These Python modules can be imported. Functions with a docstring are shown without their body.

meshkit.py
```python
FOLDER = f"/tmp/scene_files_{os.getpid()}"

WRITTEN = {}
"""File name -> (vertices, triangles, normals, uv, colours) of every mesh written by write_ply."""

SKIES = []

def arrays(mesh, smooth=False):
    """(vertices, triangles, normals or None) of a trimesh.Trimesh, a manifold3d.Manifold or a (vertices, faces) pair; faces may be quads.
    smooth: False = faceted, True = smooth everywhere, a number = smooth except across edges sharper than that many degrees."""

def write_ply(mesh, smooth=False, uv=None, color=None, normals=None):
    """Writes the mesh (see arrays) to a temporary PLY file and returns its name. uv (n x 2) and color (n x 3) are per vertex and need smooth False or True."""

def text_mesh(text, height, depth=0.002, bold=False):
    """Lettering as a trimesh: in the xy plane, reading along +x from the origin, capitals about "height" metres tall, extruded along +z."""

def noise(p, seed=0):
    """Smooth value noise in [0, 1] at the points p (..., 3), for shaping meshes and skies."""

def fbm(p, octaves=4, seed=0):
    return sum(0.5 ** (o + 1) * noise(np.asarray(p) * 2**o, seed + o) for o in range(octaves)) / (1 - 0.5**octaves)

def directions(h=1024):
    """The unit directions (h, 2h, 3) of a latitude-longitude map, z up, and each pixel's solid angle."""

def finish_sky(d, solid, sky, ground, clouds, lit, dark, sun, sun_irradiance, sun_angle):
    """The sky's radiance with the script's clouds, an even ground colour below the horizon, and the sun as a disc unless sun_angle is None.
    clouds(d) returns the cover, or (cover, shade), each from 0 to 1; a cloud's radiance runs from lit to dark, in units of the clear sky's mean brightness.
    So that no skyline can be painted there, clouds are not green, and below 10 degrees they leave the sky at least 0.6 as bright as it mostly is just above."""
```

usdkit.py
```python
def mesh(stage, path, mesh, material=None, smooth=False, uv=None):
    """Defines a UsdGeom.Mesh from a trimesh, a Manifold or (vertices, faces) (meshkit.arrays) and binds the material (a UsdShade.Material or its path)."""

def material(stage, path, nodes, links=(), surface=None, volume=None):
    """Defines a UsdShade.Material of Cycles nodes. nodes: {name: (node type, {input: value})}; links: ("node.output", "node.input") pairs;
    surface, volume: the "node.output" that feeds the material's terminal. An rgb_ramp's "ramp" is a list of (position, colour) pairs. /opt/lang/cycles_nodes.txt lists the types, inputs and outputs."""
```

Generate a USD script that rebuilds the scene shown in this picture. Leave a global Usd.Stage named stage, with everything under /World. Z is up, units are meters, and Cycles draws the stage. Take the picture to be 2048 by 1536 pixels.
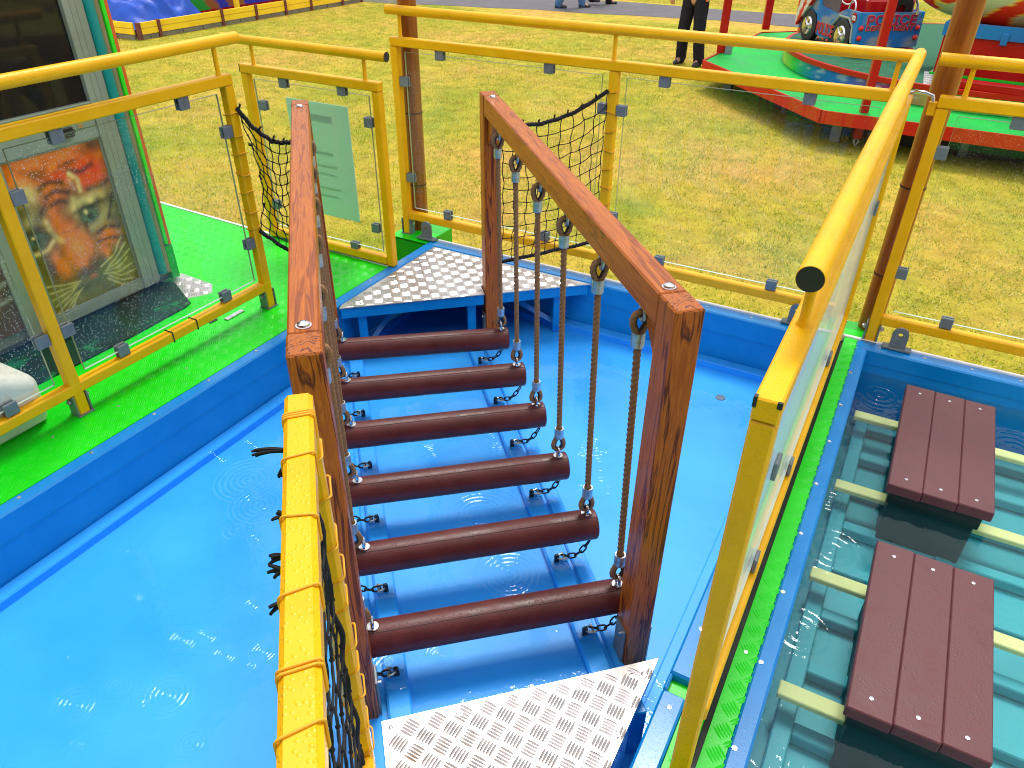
import math, random
import numpy as np, trimesh, manifold3d as m3, shapely.geometry as sg, shapely.affinity as sa_
import usdkit, meshkit
from pxr import Usd, UsdGeom, UsdLux, UsdShade, Sdf, Gf, Vt

stage = Usd.Stage.CreateInMemory()
UsdGeom.SetStageUpAxis(stage, 'Z'); UsdGeom.SetStageMetersPerUnit(stage, 1.0)
UsdGeom.Xform.Define(stage, '/World'); UsdGeom.Scope.Define(stage, '/World/Looks')
rng = np.random.default_rng(7); random.seed(7)

# ---------------------------------------------------------------- camera, sky, sun, exposure
H_EYE, F_PX = 1.58, 1486.2
PITCH, ROLL, YAW = math.radians(33.784), math.radians(0.532), math.radians(-28.375)
fw = np.array([math.sin(YAW)*math.cos(PITCH), math.cos(YAW)*math.cos(PITCH), -math.sin(PITCH)])
r0 = np.array([math.cos(YAW), -math.sin(YAW), 0.0]); u0 = np.cross(r0, fw)
cr = r0*math.cos(ROLL)+u0*math.sin(ROLL); cu = np.cross(cr, fw)
cam = UsdGeom.Camera.Define(stage, '/World/camera')
cam.AddTransformOp().Set(Gf.Matrix4d(*cr, 0, *cu, 0, *(-fw), 0, 0, 0, H_EYE, 1))
cam.CreateHorizontalApertureAttr(36.0); cam.CreateVerticalApertureAttr(27.0)
cam.CreateFocalLengthAttr(36.0*F_PX/2048); cam.CreateClippingRangeAttr(Gf.Vec2f(0.05, 5000))
EXPOSURE = 1.05
cam.CreateExposureAttr(EXPOSURE)

SUN_AZ, SUN_EL = math.radians(-15), math.radians(66)      # bright part of the overcast sky, ahead of the camera
sd = np.array([math.sin(SUN_AZ)*math.cos(SUN_EL), math.cos(SUN_AZ)*math.cos(SUN_EL), math.sin(SUN_EL)])
dome = UsdLux.DomeLight.Define(stage, '/World/sky')
sky = usdkit.material(stage, '/World/Looks/sky_mat', {
    'sky': ('sky_texture', {'sky_type': 'single_scattering', 'sun_disc': False, 'sun_elevation': SUN_EL, 'sun_rotation': SUN_AZ}),
    'tc': ('texture_coordinate', {}),
    'map': ('mapping', {'mapping_type': 'point', 'scale': (1.6, 1.6, 3.2)}),
    'n': ('noise_texture', {'scale': 1.7, 'detail': 5.0, 'roughness': 0.55}),
    'r': ('rgb_ramp', {'ramp': [(0.25, (5.2, 5.5, 6.0)), (0.55, (8.2, 8.3, 8.5)), (0.75, (10.5, 10.5, 10.4))]}),
    'sx': ('separate_xyz', {}), 'zr': ('map_range', {'from_min': 0.0, 'from_max': 1.0, 'to_min': 0.45, 'to_max': 1.35, 'clamp': True}), 'cm': ('vector_math', {'math_type': 'scale'}),
    'm': ('mix', {'fac': 0.93}),
    'bg': ('background_shader', {'strength': 0.080}),
}, [('tc.generated', 'map.vector'), ('map.vector', 'n.vector'), ('n.fac', 'r.fac'), ('sky.color', 'm.color1'), ('tc.generated', 'sx.vector'), ('sx.z', 'zr.value'), ('r.color', 'cm.vector1'), ('zr.result', 'cm.scale'), ('cm.vector', 'm.color2'), ('m.color', 'bg.color')], surface='bg.background')
UsdShade.MaterialBindingAPI.Apply(dome.GetPrim()).Bind(sky)
sun = UsdLux.DistantLight.Define(stage, '/World/sun')
sun.CreateIntensityAttr(0.40); sun.CreateAngleAttr(20.0); sun.CreateNormalizeAttr(True); sun.CreateColorAttr(Gf.Vec3f(1.0, 0.96, 0.88))
zc = sd; xc = np.cross([0, 0, 1.0], zc); xc /= np.linalg.norm(xc); yc = np.cross(zc, xc)
sun.AddTransformOp().Set(Gf.Matrix4d(*xc, 0, *yc, 0, *zc, 0, 0, 0, 0, 1))
dome.GetPrim().SetCustomDataByKey('kind', 'structure')

# ---------------------------------------------------------------- materials
def mat(name, nodes, links=(), surface='p.BSDF'):
    return usdkit.material(stage, '/World/Looks/'+name, nodes, list(links), surface=surface)
POS = {'g': ('geometry', {})}
def paint(name, col, col2=None, rough=0.35, spec=0.5, nscale=6.0, drops=0.0, dscale=220.0, bump=0.0, bscale=60.0, dirt=None, coat=0.0, metallic=0.0, map_scale=(1, 1, 1), coord='g.position', rot=0.0):
    """painted or plastic surface: slow tone drift, optional rain beads (relief), optional small dirt marks"""
    col2 = col2 or tuple(c*0.82 for c in col)
    n = {'g': ('geometry', {}), 'tc': ('texture_coordinate', {}), 'mp': ('mapping', {'mapping_type': 'point', 'scale': map_scale, 'rotation': (0, 0, rot)}),
         'n': ('noise_texture', {'scale': nscale, 'detail': 6.0, 'roughness': 0.6}),
         'r': ('rgb_ramp', {'ramp': [(0.3, col2), (0.7, col)]}),
         'rr': ('map_range', {'from_min': 0.3, 'from_max': 0.7, 'to_min': rough*0.75, 'to_max': min(1, rough*1.3)}),
         'p': ('principled_bsdf', {'roughness': rough, 'specular_ior_level': spec, 'coat_weight': coat, 'coat_roughness': 0.12, 'metallic': metallic})}
    l = [(coord, 'mp.vector'), ('mp.vector', 'n.vector'), ('n.fac', 'r.fac'), ('n.fac', 'rr.value'), ('rr.result', 'p.roughness')]
    cout = 'r.color'
    if dirt:
        n['dn'] = ('noise_texture', {'scale': dirt[1], 'detail': 8.0, 'roughness': 0.7})
        n['dr'] = ('map_range', {'from_min': dirt[2], 'from_max': dirt[2]+0.06, 'to_min': 0.0, 'to_max': 1.0, 'clamp': True})
        n['dm'] = ('mix', {'color2': dirt[0]})
        l += [('g.position', 'dn.vector'), ('dn.fac', 'dr.value'), ('dr.result', 'dm.fac'), (cout, 'dm.color1')]
        cout = 'dm.color'
    l.append((cout, 'p.base_color'))
    h = None
    if drops:
        n['v'] = ('voronoi_texture', {'feature': 'f1', 'scale': dscale, 'randomness': 1.0})
        n['vr'] = ('map_range', {'range_type': 'smoothstep', 'from_min': 0.12, 'from_max': 0.40, 'to_min': 1.0, 'to_max': 0.0})
        n['db'] = ('bump', {'strength': drops, 'distance': 0.0016})
        l += [('g.position', 'v.vector'), ('v.distance', 'vr.value'), ('vr.result', 'db.height')]
        h = 'db.normal'
    if bump:
        n['bn'] = ('noise_texture', {'scale': bscale, 'detail': 4.0})
        n['bb'] = ('bump', {'strength': bump, 'distance': 0.002})
        l += [('mp.vector', 'bn.vector'), ('bn.fac', 'bb.height')]
        if h: l.append((h, 'bb.normal'))
        h = 'bb.normal'
    if h: l.append((h, 'p.normal'))
    return mat(name, n, l)

YELLOW = paint('yellow_paint', (0.86, 0.46, 0.001), (0.76, 0.385, 0.001), rough=0.36, spec=0.3, drops=0.35, dscale=150, nscale=9, dirt=((0.26, 0.11, 0.01), 60, 0.715))
CORD_Y = paint('yellow_cord', (0.80, 0.40, 0.015), rough=0.6)
BLUE = paint('pool_blue', (0.001, 0.225, 0.62), (0.001, 0.185, 0.54), coat=0.25, spec=0.35, rough=0.30, nscale=5, drops=0.12, dscale=150, dirt=((0.02, 0.09, 0.25), 130, 0.76))
BLUEF = paint('pool_floor_blue', (0.040, 0.385, 0.84), (0.028, 0.325, 0.77), spec=0.3, rough=0.4, nscale=2.2, dirt=((0.015, 0.05, 0.11), 105, 0.715))
TEALB = paint('splash_pool_blue', (0.045, 0.36, 0.43), (0.032, 0.30, 0.38), rough=0.5, nscale=4, dirt=((0.12, 0.20, 0.16), 20, 0.66))
GREEN = paint('green_deck_paint', (0.002, 0.66, 0.005), (0.002, 0.55, 0.004), rough=0.32, spec=0.4, nscale=4, drops=0.10, dscale=120, dirt=((0.01, 0.20, 0.01), 75, 0.72))
GREEN2 = paint('green_steel_paint', (0.004, 0.42, 0.008), rough=0.35)
ALU = paint('aluminium_plate', (0.60, 0.565, 0.55), (0.50, 0.47, 0.46), rough=0.32, metallic=0.85, nscale=14, dirt=((0.42, 0.38, 0.36), 30, 0.70))
LUG = paint('aluminium_lug', (0.66, 0.60, 0.60), (0.52, 0.47, 0.48), rough=0.26, metallic=0.9, nscale=40)
STEEL = paint('galvanised_steel', (0.56, 0.58, 0.60), (0.40, 0.42, 0.44), rough=0.34, metallic=0.85, nscale=50)
CHROME = paint('bright_steel', (0.82, 0.83, 0.86), rough=0.15, metallic=1.0)
DSTEEL = paint('dull_grey_steel', (0.19, 0.22, 0.24), (0.13, 0.155, 0.17), rough=0.42, metallic=0.3, nscale=30, bump=0.1)
CHAIN = paint('wet_dark_chain', (0.055, 0.06, 0.07), rough=0.25, metallic=0.7, nscale=60)
BLACK = paint('black_rubber', (0.012, 0.012, 0.013), rough=0.5)
NETM = paint('black_net_cord', (0.013, 0.012, 0.013), rough=0.75, spec=0.3)
ROPE = paint('brown_rope', (0.30, 0.165, 0.080), (0.20, 0.105, 0.050), rough=0.75, spec=0.25, nscale=120)
LOGM = paint('brown_plastic_log', (0.105, 0.016, 0.015), (0.062, 0.009, 0.008), rough=0.42, spec=0.35, nscale=11, drops=0.25, dscale=140, dirt=((0.17, 0.075, 0.06), 70, 0.71))
LOGEND = paint('log_end_cap', (0.03, 0.008, 0.010), rough=0.5)
DECKING = paint('brown_composite_plank', (0.125, 0.040, 0.046), (0.098, 0.030, 0.036), rough=0.5, spec=0.35, nscale=18, drops=0.25, dscale=110, dirt=((0.10, 0.022, 0.020), 26, 0.66), bump=0.1)
BASEM = paint('dark_platform_base', (0.016, 0.05, 0.055), rough=0.6)
SLAT = paint('pale_timber_slat', (0.92, 0.76, 0.33), (0.82, 0.66, 0.27), rough=0.6, nscale=9)
WHITEP = paint('white_plastic', (0.78, 0.76, 0.68), rough=0.35)
WHITE = paint('white_edge_trim', (0.80, 0.80, 0.82), rough=0.4)
RED = paint('red_gloss_paint', (0.34, 0.002, 0.003), (0.26, 0.002, 0.002), spec=0.35, rough=0.28, nscale=3, dirt=((0.35, 0.06, 0.05), 16, 0.72))
REDO = paint('red_orange_fascia', (0.42, 0.014, 0.004), rough=0.4, spec=0.2)
GREENR = paint('ride_deck_green', (0.008, 0.42, 0.055), (0.012, 0.30, 0.06), rough=0.5, spec=0.12, nscale=1.6, dirt=((0.01, 0.10, 0.03), 22, 0.62))
MESHG = paint('ride_turntable_green', (0.035, 0.15, 0.075), (0.02, 0.085, 0.05), rough=0.7, spec=0.08, nscale=9, bump=0.3, bscale=90)
SKYB = paint('blue_gloss_paint', (0.004, 0.10, 0.30), (0.006, 0.15, 0.36), rough=0.3, nscale=2)
GREYAL = paint('grey_aluminium_frame', (0.31, 0.35, 0.27), (0.25, 0.29, 0.22), rough=0.42, spec=0.3, metallic=0.15, nscale=8)
TEAL = paint('teal_trim', (0.003, 0.27, 0.24), rough=0.3)
BEIGE = paint('bronze_trim', (0.30, 0.24, 0.12), rough=0.4)
NEON = paint('bright_green_trim', (0.03, 0.80, 0.01), rough=0.4)
ORANGE = paint('orange_trim', (0.78, 0.13, 0.02), rough=0.4)
DARKGL = paint('dark_window', (0.010, 0.011, 0.010), rough=0.06, spec=0.35)
MATM = paint('dark_rubber_mat', (0.008, 0.050, 0.022), (0.005, 0.016, 0.014), rough=0.55, spec=0.2, nscale=7, dirt=((0.004, 0.20, 0.06), 6, 0.57))
POLE = paint('varnished_pole', (0.27, 0.080, 0.006), (0.13, 0.030, 0.003), rough=0.28, nscale=3, map_scale=(14, 14, 1.2), coat=0.25)
SEAMD = paint('dark_joint', (0.012, 0.008, 0.008), rough=0.8)
ASPH = paint('asphalt', (0.105, 0.095, 0.105), (0.080, 0.072, 0.080), rough=0.85, nscale=2.5, bump=0.5, bscale=120)
TARP = paint('blue_tarpaulin', (0.006, 0.075, 0.50), (0.004, 0.045, 0.32), spec=0.3, rough=0.45, nscale=3)
YBOARD = paint('yellow_boards', (0.84, 0.58, 0.006), (0.72, 0.46, 0.005), rough=0.5, nscale=5, dirt=((0.28, 0.13, 0.02), 14, 0.70))
BROWNP = paint('rusty_brown_post', (0.16, 0.035, 0.02), (0.09, 0.02, 0.012), rough=0.6, nscale=10)
GREYW = paint('weathered_sleeper', (0.20, 0.18, 0.12), (0.12, 0.10, 0.07), rough=0.8, nscale=8, bump=0.3)
TROUS = paint('black_trousers', (0.010, 0.010, 0.014), rough=0.85, spec=0.2, nscale=20)
JEANS = paint('blue_jeans', (0.05, 0.13, 0.25), (0.03, 0.09, 0.18), rough=0.85, nscale=20)
SHIRT = paint('dark_top', (0.03, 0.03, 0.04), rough=0.85)
SHOE = paint('dark_shoe', (0.020, 0.024, 0.030), rough=0.6)
SOLE = paint('shoe_sole', (0.10, 0.12, 0.12), rough=0.6)
SKIN = paint('skin', (0.55, 0.27, 0.17), rough=0.5)
HAIRM = paint('dark_hair', (0.03, 0.018, 0.01), rough=0.6)
GLASSB = paint('bottle_plastic', (0.45, 0.62, 0.42), rough=0.2)
FROST = None
def wood(name, axis_rot, vertical):
    """varnished softwood: grain bands run along the member"""
    n = {'tc': ('texture_coordinate', {}), 'mp': ('mapping', {'mapping_type': 'point', 'scale': (26, 26, 1.4) if vertical else (26, 1.4, 26)}),
         'n': ('noise_texture', {'scale': 1.0, 'detail': 5.0, 'roughness': 0.55, 'distortion': 1.2}),
         'w': ('math', {'math_type': 'multiply', 'value2': 34.0}), 's': ('math', {'math_type': 'sine'}),
         'mr': ('map_range', {'from_min': -1, 'from_max': 1, 'to_min': 0, 'to_max': 1}),
         'fm': ('mapping', {'mapping_type': 'point', 'scale': (260, 260, 9) if vertical else (260, 9, 260)}),
         'f': ('noise_texture', {'scale': 1.0, 'detail': 4.0}), 'r': ('rgb_ramp', {'ramp': [(0.0, (0.34, 0.080, 0.003)), (0.45, (0.44, 0.122, 0.005)), (0.8, (0.34, 0.078, 0.003)), (1.0, (0.085, 0.014, 0.003) if vertical else (0.22, 0.046, 0.004))]}),
         'fr': ('rgb_ramp', {'ramp': [(0.3, (0.82, 0.76, 0.7)), (0.6, (1.05, 1.05, 1.05))]}), 'mx': ('mix', {'mix_type': 'multiply', 'fac': 0.85}),
         'v': ('voronoi_texture', {'feature': 'f1', 'scale': 190.0}), 'vr': ('map_range', {'range_type': 'smoothstep', 'from_min': 0.15, 'from_max': 0.45, 'to_min': 1.0, 'to_max': 0.0}),
         'b': ('bump', {'strength': 0.30, 'distance': 0.0012}), 'b2': ('bump', {'strength': 0.25, 'distance': 0.001}),
         'p': ('principled_bsdf', {'roughness': 0.36, 'specular_ior_level': 0.32, 'coat_weight': 0.05, 'coat_roughness': 0.16})}
    l = [('tc.object', 'mp.vector'), ('mp.vector', 'n.vector'), ('n.fac', 'w.value1'), ('w.value', 's.value1'), ('s.value', 'mr.value'), ('mr.result', 'r.fac'), ('tc.object', 'fm.vector'), ('fm.vector', 'f.vector'),
         ('f.fac', 'fr.fac'), ('r.color', 'mx.color1'), ('fr.color', 'mx.color2'), ('mx.color', 'p.base_color'), ('tc.object', 'v.vector'), ('v.distance', 'vr.value'), ('vr.result', 'b.height'), ('mr.result', 'b2.height'), ('b2.normal', 'b.normal'), ('b.normal', 'p.normal')]
    return mat(name, n, l)
WOODV, WOODH = wood('varnished_wood_upright', 0, True), wood('varnished_wood_beam', 0, False)
VCOL = mat('painted_artwork', {'a': ('attribute', {'attribute': 'paint'}), 'p': ('principled_bsdf', {'roughness': 0.3, 'specular_ior_level': 0.2})}, [('a.color', 'p.base_color')])
def glass(name, tint, frost=0.0, beads=0.0):
    n = {'t': ('transparent_bsdf', {'color': tint}), 'gl': ('glossy_bsdf', {'color': (1, 1, 1), 'roughness': 0.02}), 'lw': ('layer_weight', {'blend': 0.5}), 'pw': ('math', {'math_type': 'power', 'value2': 4.5}), 'fr': ('math', {'math_type': 'multiply_add', 'value2': 0.28, 'value3': 0.016}), 'm': ('mix_closure', {}),
         'd': ('principled_bsdf', {'base_color': (0.75, 0.80, 0.74), 'roughness': 0.35}), 'm2': ('mix_closure', {'fac': frost}), 'g': ('geometry', {})}
    l = [('lw.facing', 'pw.value1'), ('pw.value', 'fr.value1'), ('fr.value', 'm.fac'), ('t.BSDF', 'm.closure1'), ('gl.BSDF', 'm.closure2'), ('m.closure', 'm2.closure1'), ('d.BSDF', 'm2.closure2')]
    if beads:
        n['v'] = ('voronoi_texture', {'feature': 'f1', 'scale': 105.0}); n['n'] = ('noise_texture', {'scale': 5.0, 'detail': 3.0})
        n['vr'] = ('map_range', {'from_min': 0.10, 'from_max': 0.22, 'to_min': 1.0, 'to_max': 0.0, 'clamp': True}); n['nr'] = ('map_range', {'from_min': 0.35, 'from_max': 0.62, 'to_min': 0.0, 'to_max': beads, 'clamp': True})
        n['mu'] = ('math', {'math_type': 'multiply'}); n['ad'] = ('math', {'math_type': 'add', 'value2': frost})
        l += [('g.position', 'v.vector'), ('g.position', 'n.vector'), ('v.distance', 'vr.value'), ('n.fac', 'nr.value'), ('vr.result', 'mu.value1'), ('nr.result', 'mu.value2'), ('mu.value', 'ad.value1'), ('ad.value', 'm2.fac')]
    return mat(name, n, l, surface='m2.closure')
GLASS = glass('clear_pane', (0.975, 0.985, 0.97), 0.003, 0.22)
GLASSW = glass('wet_pane', (0.97, 0.985, 0.97), 0.004, 0.75)
GLASSF = glass('misted_pane', (0.85, 0.88, 0.88), 0.28, 0.2)
GEDGE = paint('pane_edge', (0.55, 0.68, 0.58), rough=0.2); GEDGE2 = paint('pane_edge_thin', (0.30, 0.36, 0.20), rough=0.2)
SIGNM = mat('frosted_sign', {'d': ('diffuse_bsdf', {'color': (0.60, 0.84, 0.70)}), 't': ('translucent_bsdf', {'color': (0.62, 0.85, 0.70)}), 'm': ('mix_closure', {'fac': 0.4})}, [('d.BSDF', 'm.closure1'), ('t.BSDF', 'm.closure2')], surface='m.closure')
SIGNT = mat('frosted_sign_print', {'d': ('diffuse_bsdf', {'color': (0.64, 0.84, 0.72)}), 't': ('translucent_bsdf', {'color': (0.64, 0.84, 0.72)}), 'm': ('mix_closure', {'fac': 0.4})}, [('d.BSDF', 'm.closure1'), ('t.BSDF', 'm.closure2')], surface='m.closure')
def water(name, tint, rings, amp, ripple):
    """thin clear water with rain rings (relief only)"""
    n = {'g': ('geometry', {}), 't': ('transparent_bsdf', {'color': tint}), 'gl': ('glossy_bsdf', {'color': (1, 1, 1), 'roughness': 0.015}), 'fr': ('fresnel', {'IOR': 1.33}), 'm': ('mix_closure', {}),
         'n': ('noise_texture', {'scale': 9.0, 'detail': 3.0}), 'n2': ('noise_texture', {'scale': 40.0, 'detail': 2.0}), 'nm': ('math', {'math_type': 'multiply', 'value2': ripple}), 'nm2': ('math', {'math_type': 'multiply_add', 'value2': ripple*0.25}),
         'b': ('bump', {'strength': 1.0, 'distance': amp})}
    l = [('g.position', 'n.vector'), ('g.position', 'n2.vector'), ('n.fac', 'nm.value1'), ('n2.fac', 'nm2.value1'), ('nm.value', 'nm2.value3')]
    acc = 'nm2.value'
    for i, (x, y, R, w, a) in enumerate(rings):
        n[f'd{i}'] = ('vector_math', {'math_type': 'distance', 'vector2': (x, y, rings_z[0])})
        n[f's{i}'] = ('math', {'math_type': 'multiply', 'value2': 2*math.pi/w}); n[f'c{i}'] = ('math', {'math_type': 'sine'})
        n[f'e{i}'] = ('map_range', {'range_type': 'smoothstep', 'from_min': R*0.55, 'from_max': R, 'to_min': a, 'to_max': 0.0})
        n[f'p{i}'] = ('math', {'math_type': 'multiply_add'})
        l += [('g.position', f'd{i}.vector1'), (f'd{i}.value', f's{i}.value1'), (f's{i}.value', f'c{i}.value1'), (f'd{i}.value', f'e{i}.value'), (f'c{i}.value', f'p{i}.value1'), (f'e{i}.result', f'p{i}.value2'), (acc, f'p{i}.value3')]
        acc = f'p{i}.value'
    l += [(acc, 'b.height'), ('b.normal', 'gl.normal'), ('b.normal', 'fr.normal'), ('fr.fac', 'm.fac'), ('t.BSDF', 'm.closure1'), ('gl.BSDF', 'm.closure2')]
    return mat(name, n, l, surface='m.closure')

# ---------------------------------------------------------------- helpers
names = {}
def numbered(parent, name):
    k = (parent, name); i = names.get(k, -1)+1; names[k] = i
    return f'{parent}/{name}' + (f'_{i:03d}' if i else '')
def data(prim, **kw):
    for k, v in kw.items():
        if v: prim.SetCustomDataByKey(k, v)
class Thing:
    """an Xform at the thing's base; part meshes are given in the frame that rotz turns into the world's"""
    def __init__(s, name, label, cat, o=(0, 0, 0), rotz=0.0, group=None, kind=None):
        s.path = numbered('/World', name); s.o = np.array(o, float); s.rotz = rotz; s.name = name; s.label = label; s.cat = cat; s.group = group
        x = UsdGeom.Xform.Define(stage, s.path); a = math.radians(rotz)
        w = np.array([s.o[0]*math.cos(a)-s.o[1]*math.sin(a), s.o[0]*math.sin(a)+s.o[1]*math.cos(a), s.o[2]])
        x.AddTranslateOp().Set(Gf.Vec3d(*map(float, w))); x.AddRotateZOp().Set(float(rotz))
        data(x.GetPrim(), label=label, category=cat, group=group, kind=kind); s.prim = x.GetPrim()
    def part(s, name, mesh, m, parent=None, label=None, smooth=False, kind=None, color=None):
        mesh = mesh.copy(); mesh.apply_translation(-s.o)
        return put(numbered(parent or s.path, name), mesh, m, smooth, label=label, kind=kind, color=color)
    def copy(s, o, rotz, label, group=None):
        p = numbered('/World', s.name); x = UsdGeom.Xform.Define(stage, p)
        x.AddTranslateOp().Set(Gf.Vec3d(*map(float, o))); x.AddRotateZOp().Set(float(rotz))
        x.GetPrim().GetReferences().AddInternalReference(s.path); x.GetPrim().SetInstanceable(True)
        data(x.GetPrim(), label=label, category=s.cat, group=group or s.group)
        return p
def put(path, mesh, m, smooth=False, color=None, **kw):
    g = usdkit.mesh(stage, path, mesh, m, smooth=smooth)
    if color is not None:
        UsdGeom.PrimvarsAPI(g).CreatePrimvar('paint', Sdf.ValueTypeNames.Color3fArray, 'vertex').Set(Vt.Vec3fArray.FromNumpy(np.asarray(color, np.float32)))
    data(g.GetPrim(), **kw); return path
def single(name, mesh, m, label=None, cat=None, group=None, kind=None, smooth=False):
    return put(numbered('/World', name), mesh, m, smooth, label=label, category=cat, group=group, kind=kind)
def tm(v, f): return trimesh.Trimesh(np.asarray(v, float), np.asarray(f, int), process=False)
def join(ms): return trimesh.util.concatenate(ms)
def box(x0, x1, y0, y1, z0, z1, bev=0.0):
    lo = np.array([min(x0, x1), min(y0, y1), min(z0, z1)]); hi = np.array([max(x0, x1), max(y0, y1), max(z0, z1)])
    if bev <= 0:
        return trimesh.creation.box(bounds=[lo, hi])
    c, h = (lo+hi)/2, (hi-lo)/2; bev = min(bev, h.min()*0.9); p = []
    for sx in (-1, 1):
        for sy in (-1, 1):
            for sz in (-1, 1):
                for k in range(3):
                    q = h-bev; q[k] = h[k]; p.append(c+q*(sx, sy, sz))
    return trimesh.convex.convex_hull(np.array(p))
def rot(mesh, deg, axis=(0, 0, 1), about=(0, 0, 0)):
    mesh = mesh.copy(); mesh.apply_transform(trimesh.transformations.rotation_matrix(math.radians(deg), axis, about)); return mesh
def mv(mesh, *t):
    mesh = mesh.copy(); mesh.apply_translation(t); return mesh
def frames(p, closed=False):
    p = np.asarray(p, float); n = len(p)
    t = np.roll(p, -1, 0)-np.roll(p, 1, 0) if closed else np.gradient(p, axis=0)
    t /= np.maximum(np.linalg.norm(t, axis=1, keepdims=True), 1e-12)
    a = np.array([0, 0, 1.0]) if abs(t[0][2]) < 0.9 else np.array([1.0, 0, 0])
    N = np.zeros_like(p); N[0] = np.cross(t[0], a); N[0] /= np.linalg.norm(N[0])
    for i in range(1, n):
        v = N[i-1]-t[i]*(N[i-1]@t[i]); N[i] = v/max(np.linalg.norm(v), 1e-12)
    return p, t, N, np.cross(t, N)
def tube(p, r, k=8, closed=False, caps=True, strands=0, pitch=0.03, depth=0.22):
    p, t, N, B = frames(p, closed); n = len(p); a = np.linspace(0, 2*math.pi, k, endpoint=False)
    r = np.broadcast_to(np.asarray(r, float), (n,))
    L = np.r_[0, np.cumsum(np.linalg.norm(np.diff(p, axis=0), axis=1))]
    R = r[:, None]*np.ones(k)
    if strands: R = R*(1-depth*0.5+depth*0.5*np.abs(np.cos(strands*0.5*(a[None]-2*math.pi*L[:, None]/pitch)))*2-depth*0.5)
    v = p[:, None]+R[..., None]*(np.cos(a)[None, :, None]*N[:, None]+np.sin(a)[None, :, None]*B[:, None])
    v = v.reshape(-1, 3); f = []
    for i in range(n if closed else n-1):
        j = (i+1) % n
        q = np.arange(k); q2 = (q+1) % k
        f += [np.c_[i*k+q, i*k+q2, j*k+q2], np.c_[i*k+q, j*k+q2, j*k+q]]
    f = np.vstack(f)
    if caps and not closed:
        v = np.vstack([v, p[0], p[-1]]); c0, c1 = n*k, n*k+1; q = np.arange(k); q2 = (q+1) % k
        f = np.vstack([f, np.c_[np.full(k, c0), q2, q], np.c_[np.full(k, c1), (n-1)*k+q, (n-1)*k+q2]])
    m = tm(v, f); return m
def cyl(a, b, r, k=16): return tube(np.array([a, b], float), r, k)
def lin(a, b, n): return np.linspace(np.asarray(a, float), np.asarray(b, float), n)
def lathe(prof, k=16, at=(0, 0, 0)):
    """profile of (r, z) turned about z"""
    prof = np.array(prof, float); a = np.linspace(0, 2*math.pi, k, endpoint=False); n = len(prof)
    v = np.stack([prof[:, 0][:, None]*np.cos(a), prof[:, 0][:, None]*np.sin(a), np.repeat(prof[:, 1][:, None], k, 1)], -1).reshape(-1, 3)
    q = np.arange(k); q2 = (q+1) % k; f = np.vstack([np.vstack([np.c_[i*k+q, i*k+q2, (i+1)*k+q2], np.c_[i*k+q, (i+1)*k+q2, (i+1)*k+q]]) for i in range(n-1)])
    return tm(v+np.array(at), f)
def prism(poly, z0, z1):
    m = trimesh.creation.extrude_polygon(poly if hasattr(poly, 'exterior') else sg.Polygon(poly), z1-z0, engine='earcut'); m.apply_translation([0, 0, z0]); return m
def prism_y(poly, y0, y1):
    """polygon of (x, z) pushed out along y"""
    m = prism(poly, 0, y1-y0); m.apply_transform(np.array([[1, 0, 0, 0], [0, 0, 1, y0], [0, 1, 0, 0], [0, 0, 0, 1]], float)); m.invert(); return m
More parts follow.
